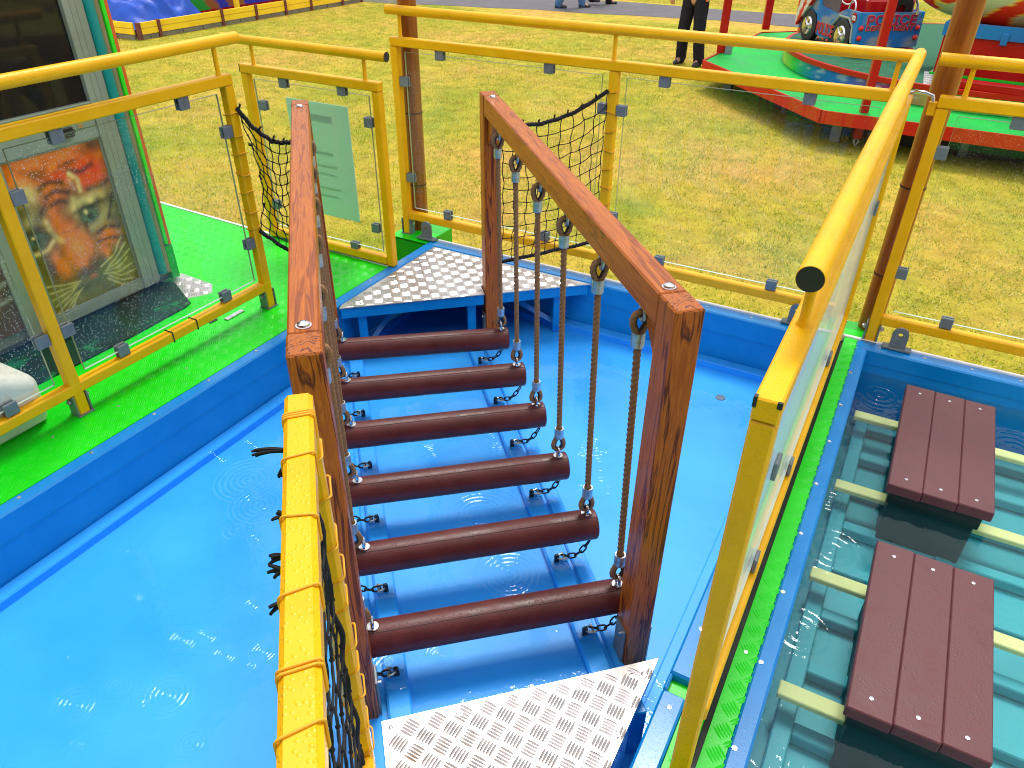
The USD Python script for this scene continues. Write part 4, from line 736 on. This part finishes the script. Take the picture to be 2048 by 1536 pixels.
    for k in range(8): stroke([(0.62+0.03*(k*7 % 4), 0.19-0.014*k), (0.80, 0.235-0.033*k), (0.93+0.03*(k % 3), 0.335-0.052*k)], 0.009, (0.50, 0.56, 0.46), 0.6)
    for k in range(7): stroke([(0.36-0.03*(k*5 % 4), 0.15-0.012*k), (0.20, 0.165-0.026*k), (0.02, 0.20-0.05*k)], 0.008, (0.46, 0.52, 0.42), 0.6)
    return c*np.array([1.7, 1.3, 0.5])*(0.62+0.76*n2)[:, None]
m_, c_ = art(1.494, 1.902, 0.081, 0.709, KX-0.010, 110, 150, tiger); T.part('tiger_mural', m_, VCOL, color=c_, label='airbrushed orange tiger face mural')
def side_art(u, v):
    n = meshkit.fbm(np.c_[u*4, v*5, 0*u], 4, 8); c = np.array([0.10, 0.02, 0.02])*(0.5+n[:, None])+np.array([0.02, 0.05, 0.02]); 
    for k in range(7):
        y = 0.10+0.05*k+(u-0.5)*(0.2+0.08*k); m = np.exp(-((v-y)/0.010)**2)[:, None]*0.7; c = c*(1-m)+np.array([0.5, 0.5, 0.42])*m
    m = np.exp(-(((u-0.7)/0.25)**2+((v-0.62)/0.2)**2))[:, None]; return c*(1-m)+np.array([0.30, 0.24, 0.22])*m
m_, c_ = art(0.7, 1.36, 0.081, 0.80, KX-0.010, 60, 60, side_art); T.part('mural_panel', m_, VCOL, color=c_, label='dark mural panel with pale whiskers')
single('rubber_mat', prism(sg.Polygon([(-3.0, 0.9), (-3.0, 2.02), (-2.94, 2.05), (-2.80, 1.985), (-2.705, 1.94), (-2.69, 1.90), (-2.675, 1.6), (-2.68, 0.9)]), 0.0007, 0.007), MATM, 'dark wet worn mat on the green deck in front of the tiger kiosk', 'mat')
# white plastic can behind the left fence
T = Thing('plastic_container', 'white plastic container standing on the green deck behind the left fence', 'container', (-2.56, 0.8, 0.0))
cc = m3.Manifold.batch_hull([m3.Manifold.sphere(r_, 20).translate((x, y, z)) for (y, z, r_) in ((0.52, 0.03, 0.03), (1.055, 0.03, 0.03), (1.03, 0.165, 0.05), (0.94, 0.215, 0.05), (0.52, 0.215, 0.05)) for x in (-2.455+r_-0.03-0.005, -2.70)]).to_mesh()
T.part('body', tm(cc.vert_properties[:, :3], cc.tri_verts), WHITEP, smooth=35); T.part('cap', lathe([(0.032, 0.262), (0.032, 0.292), (0.026, 0.296), (0, 0.296)], 20, (-2.575, 0.60, 0)), BLACK)
T.part('handle', tube(np.array([(-2.575, 0.72, 0.262), (-2.575, 0.74, 0.295), (-2.575, 0.86, 0.295), (-2.575, 0.88, 0.262)]), 0.013, 10), WHITEP, smooth=50)

# ---------------------------------------------------------------- varnished awning poles
for (x, y, lab) in ((-2.315, 3.20, 'varnished brown pole standing behind the left end of the far fence'), (0.018, 3.24, 'varnished brown pole standing behind the right fence post')):
    T = Thing('awning_pole', lab, 'pole', (x, y, ZG)); r_ = 0.046
    T.part('pole', tube(np.array([(x, y, ZG), (x, y, 1.0), (x, y, 2.6)]), r_, 24), POLE, smooth=40); a = np.linspace(0, 2*math.pi, 9)[:-1]
    for z in (0.25, 0.62): T.part('joint_band', tube(np.array([(x, y, z), (x, y, z+0.006)]), r_+0.0012, 24), SEAMD)

# ---------------------------------------------------------------- yellow board barrier at the far left, tarpaulin behind
T = Thing('board_barrier', 'low barrier of yellow boards with brown posts across the grass, far left', 'barrier', (-11.9, 11.5, ZG))
py = [8.90, 9.30, 10.70, 11.55, 12.35, 13.1, 14.1, 14.75]
for a0, a1 in zip(py[:-1], py[1:]):
    for z0, z1 in ((-0.522, -0.432), (-0.427, -0.338)): T.part('board', box(-11.93, -11.895, a0+0.03, a1-0.03, z0, z1, 0.004), YBOARD)
    n = 3 if a1-a0 > 1 else 2
    for k in range(n): w = (a1-a0-0.06)/n; T.part('sleeper', box(-11.95, -11.90, a0+0.03+k*w+0.008, a0+0.03+(k+1)*w-0.008, ZG, -0.53, 0.004), GREYW)
for i_, a0 in enumerate(py): T.part('post', box(-11.955, -11.875, a0-0.028, a0+0.028, ZG, -0.335+0.01*(i_ % 3), 0.004), BROWNP)
for x0, x1 in ((-12.45, -12.0),):
    for z0, z1 in ((-0.522, -0.432), (-0.427, -0.338)): T.part('board', rot(box(x0, x1, 8.855, 8.89, z0, z1, 0.004), 2, about=(-11.95, 8.87, 0)), YBOARD)
    T.part('sleeper', box(x0, x1, 8.85, 8.89, ZG, -0.53, 0.004), GREYW)
T.part('post', box(-12.52, -12.45, 8.84, 8.90, ZG, -0.33, 0.004), BROWNP)
xs, ys = np.meshgrid(np.linspace(-14.2, -11.97, 60), np.linspace(8.93, 10.55, 60)); ex = np.minimum(1, np.minimum(xs+14.2, -11.97-xs)*4.0)*np.minimum(1, np.minimum(ys-8.93, 10.55-ys)*3.5)
fz = meshkit.fbm(np.c_[xs.ravel()*1.6, ys.ravel()*1.9, 0*xs.ravel()], 4, 4).reshape(xs.shape); fold = np.abs(meshkit.noise(np.c_[xs.ravel()*2.2+ys.ravel()*1.4, ys.ravel()*2.5-xs.ravel(), 0*xs.ravel()], 9).reshape(xs.shape)-0.5)
zz = -0.46+ex*(0.26+0.40*fz-0.42*fold); i = np.arange(59*59); r_, c_ = i//59, i % 59; a0 = r_*60+c_
single('tarpaulin', tm(np.c_[xs.ravel(), ys.ravel(), zz.ravel()], np.vstack([np.c_[a0, a0+1, a0+61], np.c_[a0, a0+61, a0+60]])), TARP, 'crumpled blue tarpaulin heaped behind the yellow boards', 'tarpaulin', smooth=50)
def booth_art(u, v):
    n = meshkit.fbm(np.c_[u*9, v*4, 0*u], 4, 3)[:, None]; n2 = meshkit.fbm(np.c_[u*5+7, v*3, 0*u], 3, 6)[:, None]; c = np.array([0.20, 0.03, 0.03])*(1-n)+np.array([0.25, 0.16, 0.02])*n
    return np.where(n2 > 0.58, np.array([0.02, 0.04, 0.35]), np.where(n2 < 0.36, np.array([0.01, 0.25, 0.03]), c))
T = Thing('fairground_stand', 'painted stand behind the yellow boards at the top left edge', 'stand', (-13.2, 13.0, ZG))
T.part('floor', box(-14.4, -12.25, 10.8, 15.0, ZG, -0.50, 0.01), REDO); m_, c_ = art(10.8, 15.0, -0.45, 1.4, -12.85, 90, 50, booth_art); T.part('painted_panel', m_, VCOL, color=c_); T.part('panel_back', box(-12.95, -12.86, 10.8, 15.0, -0.5, 1.42), RED)
T.part('post', box(-12.33, -12.25, 11.42, 11.50, -0.50, 2.0, 0.004), YBOARD)

# ---------------------------------------------------------------- children's roundabout
CX, CY, ZP, ZTT = 0.5, 11.3, -0.25, -0.05
T = Thing('roundabout', 'childrens roundabout with a green eight sided deck, red edging and red posts', 'fairground ride', (CX, CY, ZG))
oc = [(CX+3.42*math.cos(math.radians(200+45*k)), CY+3.42*math.sin(math.radians(200+45*k))) for k in range(8)]
T.part('deck', prism(sg.Polygon(oc), ZP-0.05, ZP), GREENR); T.part('tread_ribs', lugs(sg.Polygon(oc).difference(sg.Point(CX, CY).buffer(2.5)), ZP, cell=0.13, ang=20, n=4, length=0.10, width=0.016, h=0.002, pitch=0.022), GREENR, kind='stuff')
for k in range(8):
    p0, p1 = np.array(oc[k]), np.array(oc[(k+1) % 8]); d = (p1-p0)/np.linalg.norm(p1-p0); nn = np.array([d[1], -d[0]])
    T.part('fascia', prism(sg.Polygon([p0+nn*0.002, p1+nn*0.002, p1+nn*0.03, p0+nn*0.03]), ZP-0.11, ZP+0.012), REDO)
    q = np.array(oc[k])*0.9+np.array([CX, CY])*0.1; T.part('jack_leg', box(q[0]-0.05, q[0]+0.05, q[1]-0.05, q[1]+0.05, ZG, ZP-0.11, 0.005), DSTEEL)
    q = (p0+p1)/2*0.86+np.array([CX, CY])*0.14; T.part('jack_leg', box(q[0]-0.04, q[0]+0.04, q[1]-0.04, q[1]+0.04, ZG, ZP-0.051, 0.005), DSTEEL)
T.part('undercarriage', lathe([(0, ZG+0.02), (2.75, ZG+0.02), (2.75, ZP-0.06), (0, ZP-0.06)], 40, (CX, CY, 0)), BLACK)
# turning deck with a painted rim
nA = 220; a = np.linspace(0, 2*math.pi, nA+1); nz = 14; zs = np.linspace(ZP+0.004, ZTT-0.045, nz); A2, Z2 = np.meshgrid(a, zs); R_ = 2.44
v = np.c_[CX+R_*np.cos(A2).ravel(), CY+R_*np.sin(A2).ravel(), Z2.ravel()]; i = np.arange(nA*(nz-1)); r_, c_ = i//nA, i % nA; b0 = r_*(nA+1)+c_; f = np.vstack([np.c_[b0, b0+1, b0+nA+2], np.c_[b0, b0+nA+2, b0+nA+1]])
th = (np.degrees(A2.ravel())-185) % 360; pal = np.array([(0.55, 0.10, 0.25), (0.45, 0.50, 0.03), (0.03, 0.50, 0.04), (0.01, 0.16, 0.38), (0.02, 0.12, 0.42), (0.35, 0.03, 0.14), (0.45, 0.45, 0.05), (0.04, 0.4, 0.08), (0.3, 0.03, 0.12)]); kk = (th % 100)/100*8
ck = np.stack([np.interp(kk, np.arange(9), pal[:, j]) for j in range(3)], 1)*(0.8+0.4*meshkit.noise(v*9, 3))[:, None]
r2 = np.random.default_rng(4)
for _ in range(120):
    tq, zq, rr = r2.uniform(0, 360), r2.uniform(ZP, ZTT), r2.uniform(0.012, 0.04); dd = np.hypot(np.radians((th-tq+180) % 360-180)*R_, Z2.ravel()-zq); m = np.exp(-((dd-rr*(1 if _ % 3 else 0))/0.010)**2)[:, None]*0.5; ck = ck*(1-m)+np.array([0.55, 0.6, 0.5])*m
T.part('painted_rim', tm(v, f), VCOL, color=np.clip(ck*0.75, 0.003, 0.9))
T.part('rim_band', lathe([(R_-0.01, ZTT-0.045), (R_+0.012, ZTT-0.045), (R_+0.012, ZTT+0.004), (R_-0.04, ZTT+0.004), (R_-0.04, ZTT-0.045)], 160, (CX, CY, 0)), REDO)
T.part('turntable', lathe([(R_-0.041, ZTT-0.03), (R_-0.041, ZTT), (0, ZTT)], 120, (CX, CY, 0)), MESHG)
for (x, y, zb, w, zt) in ((-2.70, 10.80, ZP, 0.10, 2.6), (-2.64, 13.15, ZP, 0.11, 2.6), (-0.585, 8.36, -0.50, 0.075, 2.6)):
    T.part('canopy_post', rot(box(x-w/2, x+w/2, y-w/2, y+w/2, zb, zt, 0.006), 20, about=(x, y, 0)), RED)
T.part('post_foot', box(-2.63, -2.55, 10.74, 10.82, ZP, ZP+0.16, 0.003), DSTEEL)
T.part('hook', tube(np.array([(-0.585, 8.36, -0.5), (-0.61, 8.36, -0.53), (-0.585, 8.36, -0.58), (-0.56, 8.36, -0.53)]), 0.009, 6, closed=True), STEEL)
for k in range(6): T.part('tread_strip', rot(box(-0.15+0.0, 0.15, 8.98+0.12*k, 9.07+0.12*k, ZTT, ZTT+0.006, 0.001), 3, about=(0, 9, 0)), ALU)
# police jeep riding on it
JA = math.degrees(math.atan2(0.79, -0.61)); JO = np.array([-0.690, 10.395, ZTT])
J = Thing('ride_jeep', 'blue police jeep for children, riding on the roundabout', 'ride car', (0, 0, 0)); J.prim.GetAttribute('xformOp:translate').Set(Gf.Vec3d(*map(float, JO))); J.prim.GetAttribute('xformOp:rotateZ').Set(float(JA))
W2 = 0.405; DOORG = paint('grey_purple_panel', (0.085, 0.065, 0.085), rough=0.3)
def prof(pts, y0, y1): return prism_y(sg.Polygon(pts), y0, y1)
tub = [(0.0, 0.10), (0.06, 0.10), (0.10, 0.30), (0.20, 0.36), (0.40, 0.36), (0.52, 0.26), (0.56, 0.11), (0.88, 0.11), (0.90, 0.24), (0.95, 0.34), (1.16, 0.36), (1.26, 0.30), (1.30, 0.12), (1.34, 0.12), (1.34, 0.50), (0.92, 0.52), (0.88, 0.44), (0.48, 0.40), (0.30, 0.47), (0.0, 0.47)]
def jeep_paint(pts):
    n = meshkit.fbm(pts*4.0+3, 4, 6)[:, None]; m = meshkit.fbm(pts*7.0, 3, 1)[:, None]; c = np.array([0.004, 0.045, 0.26])*(1-n)+np.array([0.03, 0.26, 0.55])*n; k = np.clip((m-0.56)*9, 0, 1); return c*(1-k)+np.array([0.20, 0.24, 0.27])*k
def painted(name, mesh, fn=jeep_paint, **k):
    for _ in range(3): mesh = mesh.subdivide()
    return J.part(name, mesh, VCOL, color=fn(np.array(mesh.vertices)), **k)
painted('side_panel', prof(tub, W2-0.03, W2)); painted('side_panel', prof(tub, -W2, -W2+0.03)); painted('rear_panel', box(-0.002, 0.03, -W2+0.031, W2-0.031, 0.09, 0.468, 0.004)); painted('bonnet', box(0.93, 1.338, -W2+0.031, W2-0.031, 0.14, 0.512, 0.02))
[J.part('door_panel', box(0.49, 0.90, s_*(W2-0.022)-0.006, s_*(W2-0.022)+0.006, 0.12, 0.62 if s_ > 0 else 0.42, 0.003), DOORG) for s_ in (-1, 1)]
J.part('wing_trim', join([tube(np.array([(0.06, W2+0.002, 0.14), (0.10, W2+0.002, 0.31), (0.20, W2+0.002, 0.385), (0.40, W2+0.002, 0.385), (0.54, W2+0.002, 0.27)]), 0.016, 5)]), GREYAL)
J.part('tub_floor', box(0.031, 0.929, -W2+0.031, W2-0.031, 0.12, 0.16), RED); J.part('bumper', box(-0.05, -0.003, -W2+0.05, W2-0.02, 0.035, 0.088, 0.008), RED)
J.part('seat', join([box(0.06, 0.36, -0.30, 0.30, 0.161, 0.30, 0.03), box(0.05, 0.13, -0.30, 0.30, 0.301, 0.60, 0.03)]), RED); J.part('dashboard', box(0.82, 0.925, -0.32, 0.32, 0.30, 0.52, 0.02), RED)
J.part('windscreen', join([tube(np.array([(0.93, s_*0.33, 0.5), (0.88, s_*0.33, 0.80)]), 0.014, 8) for s_ in (-1, 1)]+[cyl((0.88, -0.33, 0.80), (0.88, 0.33, 0.80), 0.014, 8)]), CHROME)
for s_ in (-1, 1): aa = np.linspace(0, 2*math.pi, 21)[:-1]; J.part('steering_wheel', tube(np.c_[0.74+0.05*np.cos(aa), s_*0.17+0.10*np.sin(aa), 0.56+0.09*np.cos(aa)], 0.011, 7, closed=True), WHITEP, smooth=60)
for s_ in (-1, 1): aa = np.linspace(0, math.pi, 9); J.part('grab_rail', tube(np.c_[0.22+0.07*np.cos(aa), 0*aa+s_*(W2-0.02), 0.468+0.10*np.sin(aa)], 0.011, 7), CHROME, smooth=60)
J.part('spare_wheel', rot(lathe([(0.05, -0.035), (0.13, -0.045), (0.155, -0.03), (0.155, 0.03), (0.13, 0.045), (0.05, 0.035)], 28), 78, (0, 1, 0)).apply_translation([0.045, -0.09, 0.50]), BLACK, smooth=50)
aa = np.linspace(-0.1, math.pi+0.1, 13); J.part('rear_hoop', tube(np.c_[-0.02+0*aa, -0.09+0.20*np.cos(aa), 0.46+0.20*np.sin(aa)], 0.013, 7), CHROME, smooth=60)
for x in (0.28, 1.08):
    for s_ in (-1, 1):
        w = J.part('wheel', rot(lathe([(0.10, -0.045), (0.165, -0.050), (0.185, -0.035), (0.185, 0.035), (0.165, 0.050), (0.10, 0.045)], 28), 90, (1, 0, 0)).apply_translation([x, s_*(W2-0.02), 0.186]), BLACK, smooth=50)
        J.part('wheel_cover', rot(lathe([(0.112, 0.0), (0.10, 0.016), (0.05, 0.010), (0.035, 0.03), (0, 0.032)], 24), -90*s_, (1, 0, 0)).apply_translation([x, s_*(W2+0.026), 0.186]), CHROME, parent=w, smooth=40)
        for k in range(5): q = rot(box(-0.008, 0.008, 0.03, 0.10, 0.008, 0.016), 72*k); J.part('spoke', rot(q, -90*s_, (1, 0, 0)).apply_translation([x, s_*(W2+0.028), 0.186]), CHROME, parent=w)
LRED = paint('crimson_lettering', (0.42, 0.004, 0.06), rough=0.4); LEDGE = paint('cream_lettering_edge', (0.60, 0.33, 0.12), rough=0.4); LPINK = paint('red_lettering', (0.50, 0.006, 0.03), rough=0.4); TAIL = paint('tail_lamp', (0.75, 0.02, 0.01), rough=0.12)
def lettering(parent_thing, text, h, width, at, ax, ay, m, m2, name):
    """raised lettering with a lighter outline behind; ax reads along, ay is up"""
    az = np.cross(ax, ay); A = np.eye(4); A[:3, 0], A[:3, 1], A[:3, 2], A[:3, 3] = ax, ay, az, at
    t = meshkit.text_mesh(text, h, 0.004, bold=True); s = width/(t.bounds[1][0]-t.bounds[0][0]); t.apply_scale([s, 1, 1]); t.apply_translation([-t.bounds[0][0], 0, 0.002])
    o = [mv(t, dx, dy, -0.002) for dx, dy in ((-.004, 0), (.004, 0), (0, -.004), (0, .004))]; o = join(o); o.apply_scale([1, 1, 0.5]); t.apply_transform(A); o.apply_transform(A)
    parent_thing.part(name, t, m); parent_thing.part(name+'_edge', o, m2)
lettering(J, 'POLICE', 0.098, 0.62, (-0.004, 0.300, 0.340), np.array([0, -1.0, 0]), np.array([0, 0, 1.0]), LRED, LEDGE, 'rear_lettering'); lettering(J, 'DEPARTMENT', 0.050, 0.60, (-0.004, 0.295, 0.277), np.array([0, -1.0, 0]), np.array([0, 0, 1.0]), LRED, LEDGE, 'rear_lettering')
lettering(J, 'POLICE', 0.125, 0.40, (0.885, W2+0.002, 0.135), np.array([-1.0, 0, 0]), np.array([0, 0, 1.0]), LPINK, LEDGE, 'side_lettering')
J.part('roundel', rot(lathe([(0.052, 0), (0.052, 0.003), (0, 0.003)], 24), -90, (1, 0, 0)).apply_translation([0.10, W2+0.001, 0.40]), RED); lettering(J, '911', 0.042, 0.062, (0.131, W2+0.005, 0.379), np.array([-1.0, 0, 0]), np.array([0, 0, 1.0]), WHITE, WHITE, 'roundel_number')
for y in (0.355, -0.355):
    for z in (0.20, 0.305): J.part('tail_lamp', rot(lathe([(0.030, 0), (0.028, 0.012), (0.016, 0.024), (0, 0.027)], 16), -90, (0, 1, 0)).apply_translation([-0.003, y, z]), TAIL, smooth=60)
for x in (0.60, 0.70, 0.82): J.part('marker_lamp', rot(lathe([(0.020, 0), (0.015, 0.012), (0, 0.016)], 12), -90, (1, 0, 0)).apply_translation([x, W2-0.01, 0.085]), ORANGE, smooth=60)
J.part('front_lamp', rot(lathe([(0.035, 0), (0.03, 0.014), (0, 0.02)], 14), -90, (1, 0, 0)).apply_translation([1.30, W2, 0.10]), ORANGE)
painted('front_wing', prof([(1.16, 0.36), (1.345, 0.16), (1.37, 0.16), (1.37, 0.50), (1.0, 0.515)], W2+0.001, W2+0.05), lambda p: np.where((np.floor(p[:, :1]*14+p[:, 2:]*6) % 2) > 0, np.array([0.60, 0.03, 0.02]), np.array([0.6, 0.6, 0.5])))
# red and blue ride plinth with a flame painted rocket on it
T = Thing('ride_plinth', 'red box plinth with a blue rim, on the roundabout behind the right fence', 'plinth', (0.9, 9.75, ZTT))
pl = sg.Polygon([(-0.10, 9.60), (1.9, 9.30), (2.1, 10.4), (0.05, 10.65)]); T.part('body', prism(pl, ZTT, 0.33), RED)
T.part('rim', prism(pl.buffer(0.02, join_style=2).difference(pl.buffer(-0.05, join_style=2)), 0.331, 0.455), SKYB); T.part('top', prism(pl.buffer(-0.051, join_style=2), 0.331, 0.40), RED); T.part('foot_strip', prism(pl.buffer(0.03, join_style=2).difference(pl.buffer(0.002, join_style=2)), ZTT, ZTT+0.02), GREEN2)
T.part('hasp', box(0.42, 0.48, 9.475, 9.50, 0.29, 0.40, 0.004), SKYB); T.part('step', rot(box(0.12, 1.2, 8.95, 9.10, ZTT, ZTT+0.07, 0.006), -8, about=(0.1, 9, 0)), RED)
def rocket_paint(p):
    q = p/np.array([1.15, 0.36, 0.36]); n = meshkit.fbm(np.c_[p[:, 0]*2.0, p[:, 2]*5, p[:, 1]*4], 4, 5); base = np.array([0.36, 0.42, 0.19])+0*p
    fl = np.sin(p[:, 2]*16+9*n-p[:, 0]*5) > 0.05; c = np.where(fl[:, None], np.array([0.48, 0.03, 0.008]), base); c = np.where((np.abs(np.sin(p[:, 2]*16+9*n-p[:, 0]*5)+0.02) < 0.16)[:, None], np.array([0.62, 0.42, 0.03]), c)
    und = (p[:, 2] < -0.27)&(p[:, 0] > 0.0); c = np.where(und[:, None], np.array([0.30, 0.01, 0.006]), c)
    band = (np.abs(p[:, 2]+0.17) < 0.055)&(p[:, 0] > 0.28); c = np.where(band[:, None], np.array([0.13, 0.02, 0.20]), c)
    tooth = band&((p[:, 0]*11) % 1 < 0.35)&(np.abs(p[:, 2]+0.17) < 0.035); return np.where(tooth[:, None], np.array([0.6, 0.42, 0.5]), c)
T = Thing('ride_rocket', 'flame painted rocket ride car above the red and blue plinth', 'ride car', (0, 0, 0)); T.prim.GetAttribute('xformOp:translate').Set(Gf.Vec3d(0.62, 9.98, 0.745)); T.prim.GetAttribute('xformOp:rotateZ').Set(-8.0)
hu = trimesh.creation.icosphere(5); v = np.array(hu.vertices); v = np.c_[np.sign(v[:, 0])*np.abs(v[:, 0])**0.9*1.15, v[:, 1]*0.36, v[:, 2]*0.35]; T.part('hull', tm(v, hu.faces), VCOL, color=np.clip(rocket_paint(v), 0.003, 0.9), smooth=True)
T.part('seat_tub', lathe([(0.0, 0.20), (0.20, 0.22), (0.26, 0.40), (0.23, 0.40), (0.18, 0.25), (0, 0.23)], 24, (-0.1, 0, 0)), RED, smooth=40); T.part('fin', prof([(0.75, 0.20), (1.15, 0.18), (1.25, 0.55), (1.1, 0.55)], -0.02, 0.02), RED); T.part('cradle', join([box(-0.5, -0.4, -0.15, 0.15, -0.35, -0.25), box(0.4, 0.5, -0.15, 0.15, -0.35, -0.25)]), DSTEEL)

# ---------------------------------------------------------------- people
def person(label, at, face, stride=0.0, lift=0.0, arms=None, legs=TROUS, top=SHIRT, stance=0.10, held=None):
    """face: heading in degrees (0 = +x). built facing +x, feet on the ground at the origin"""
    P = Thing('person', label, 'person', (0, 0, 0)); P.prim.GetAttribute('xformOp:translate').Set(Gf.Vec3d(*map(float, at))); P.prim.GetAttribute('xformOp:rotateZ').Set(float(face))
    fl, fr_ = (stride/2, stance, 0.0), (-stride/2, -stance, lift)
    hip = 0.90-stride*0.06; B, Tr, Sh = [], [], []
    for (fx, fy, fz), s_ in ((fl, 1), (fr_, -1)):
        h = np.array([0, s_*0.085, hip]); an = np.array([fx-0.02, fy, 0.085+fz]); kn = (h+an)/2+np.array([0.035+abs(fz)*0.5+0.02*(stride > 0), 0.005*s_, 0.0])
        B += [(h, 0.085, kn, 0.055), (kn, 0.055, an, 0.038), (an, 0.038, an+[0.12, 0, -0.045], 0.03)]
        Tr += [(h+[0, 0, 0.0], 0.108, kn, 0.088), (kn, 0.088, an+[0, 0, 0.0], 0.078), (an+[0, 0, 0.0], 0.078, an+[0.015, 0, -0.03], 0.070)]
        Sh.append([(an+[-0.035, 0, -0.045], 0.043, an+[0.07, 0.004*s_, -0.045], 0.043), (an+[0.07, 0.004*s_, -0.045], 0.043, an+[0.165, 0.010*s_, -0.056], 0.031), (an+[-0.02, 0, -0.045], 0.042, an+[0.0, 0, 0.0], 0.045)])
    ch = np.array([0.0, 0, 1.32]); nk = np.array([0, 0, 1.46]); hd = np.array([0.015, 0, 1.62])
    B += [((0, 0, hip), 0.12, ch, 0.12), (ch, 0.10, nk, 0.055), (nk, 0.052, hd, 0.06), (hd+[0, 0, 0.02], 0.085, hd+[0.02, 0, -0.06], 0.062), (hd+[0.02, 0, 0.0], 0.03, hd+[0.098, 0, -0.025], 0.012)]
    To = [((0, -0.05, hip+0.06), 0.115, (0, -0.08, 1.30), 0.115), ((0, 0.05, hip+0.06), 0.115, (0, 0.08, 1.30), 0.115), ((0, -0.05, hip+0.06), 0.115, (0, 0.05, hip+0.06), 0.115), ((0, -0.08, 1.30), 0.115, (0, 0.08, 1.30), 0.115), ((0, -0.16, 1.39), 0.062, (0, 0.16, 1.39), 0.062)]
    Tr += [((0, -0.085, hip), 0.105, (0, 0.085, hip), 0.105), ((0, -0.06, hip+0.06), 0.108, (0, 0.06, hip+0.06), 0.108)]
    arms = arms or {1: [(0.02, 0.26, 1.12), (0.10, 0.26, 0.88)], -1: [(-0.02, -0.26, 1.12), (0.04, -0.27, 0.86)]}
    for s_, (el, wr) in arms.items():
        sh = np.array([0, s_*0.185, 1.385]); el, wr = np.array(el), np.array(wr); d = (wr-el)/np.linalg.norm(wr-el); B += [(sh, 0.05, el, 0.038), (el, 0.038, wr, 0.026)]; To += [(sh, 0.064, el, 0.052), (el, 0.052, el+(wr-el)*0.35, 0.047)]
        sd_ = np.cross(d, [1.0, 0, 0.3]); sd_ /= np.linalg.norm(sd_); nrm = np.cross(d, sd_); pm = wr+d*0.045; B += [(wr, 0.024, pm+sd_*0.022+d*0.03, 0.015), (wr, 0.024, pm-sd_*0.022+d*0.03, 0.015), (pm+sd_*0.022+d*0.03, 0.015, pm-sd_*0.022+d*0.03, 0.015)]
        cv = nrm*s_*(-1)
        for k, L in enumerate((0.036, 0.042, 0.040, 0.032)):
            b0 = pm+d*0.035+sd_*(0.027-0.018*k); b1 = b0+d*L+cv*0.012; b2 = b1+d*L*0.35+cv*0.032; B += [(b0, 0.0095, b1, 0.0085), (b1, 0.0085, b2, 0.007)]
        tb = wr+d*0.02+sd_*0.026; B += [(tb, 0.011, tb+sd_*0.022+d*0.03+cv*0.01, 0.009), (tb+sd_*0.022+d*0.03+cv*0.01, 0.009, tb+sd_*0.016+d*0.055+cv*0.028, 0.0075)]
        if held and s_ == held:
            c = pm+d*0.045+cv*0.030; bd = np.array([0.75, 0.0, -0.25]); bd = bd/np.linalg.norm(bd); BT = Thing('drink_bottle', 'small pale plastic bottle with an orange cap in the standing persons hand', 'bottle', (0, 0, 0)); BT.prim.GetAttribute('xformOp:translate').Set(Gf.Vec3d(*map(float, at))); BT.prim.GetAttribute('xformOp:rotateZ').Set(float(face))
            BT.part('bottle', tube(np.array([c-bd*0.07, c-bd*0.065, c+bd*0.06, c+bd*0.085, c+bd*0.10]), [0.026, 0.030, 0.030, 0.022, 0.013], 14), GLASSB, smooth=50); BT.part('cap', tube(np.array([c+bd*0.101, c+bd*0.122]), 0.015, 12), ORANGE)
    P.part('body', hulls(B, 12, 0.03, 4), SKIN, smooth=True)
    wrk = hulls(Tr, 16, 0.025, 5); v = np.array(wrk.vertices); v += (meshkit.noise(v*[14, 14, 22], 3)[:, None]-0.5)*0.010*np.c_[np.ones(len(v)), np.ones(len(v)), 0*np.ones(len(v))]; P.part('trousers', tm(v, wrk.faces), legs, smooth=True); P.part('top', hulls(To, 14, 0.03, 4), top, smooth=True)
    for s_ in Sh: q = P.part('shoe', hulls(s_, 12, 0.02, 2), SHOE, smooth=True)
    hd2 = hulls([(hd+[-0.02, 0, 0.045], 0.088, hd+[-0.03, 0, -0.01], 0.080)], 14); P.part('hair', hd2, HAIRM, smooth=True)
    for s_ in (-1, 1): P.part('eye', mv(trimesh.creation.icosphere(1, 0.008), *(hd+[0.092, s_*0.032, 0.0])), BLACK); P.part('ear', mv(trimesh.creation.icosphere(1, 0.022), *(hd+[0.0, s_*0.085, -0.01])), SKIN)
    P.part('mouth', box(hd[0]+0.075, hd[0]+0.083, -0.022, 0.022, hd[2]-0.075, hd[2]-0.069), RED)
    return P
person('person in black trousers standing on the grass by the roundabout, holding a bottle', (-3.36, 11.64, ZG), 262, stride=0.05, stance=0.155, arms={1: [(-0.03, 0.30, 1.13), (0.13, 0.30, 0.98)], -1: [(0.0, -0.27, 1.12), (0.06, -0.31, 0.93)]}, held=1)
person('person in blue jeans walking along the path, the nearer of two walkers', (-7.50, 16.42, ZG), 20, stride=0.50, legs=JEANS)
person('person in dark trousers walking on the path beside one in jeans', (-7.18, 17.33, ZG), 15, stride=0.36, lift=0.05, legs=TROUS)

# ---------------------------------------------------------------- the rest of the ride, behind the camera
T = Thing('funhouse_front', 'painted funhouse front standing behind the camera platform', 'building', (0, -2.4, ZG))
T.part('wall', box(-6.0, 6.0, -2.9, -2.2, ZG, 4.2), RED); T.part('doorway', box(-0.6, 0.6, -2.198, -2.19, 0.0, 2.1), BLACK); T.part('eaves', box(-6.2, 6.2, -2.95, -1.7, 4.2, 4.35), YBOARD)
for x in (-4.5, -2.2, 2.2, 4.5): T.part('panel', box(x-0.9, x+0.9, -2.199, -2.18, 0.6, 3.4), SKYB)
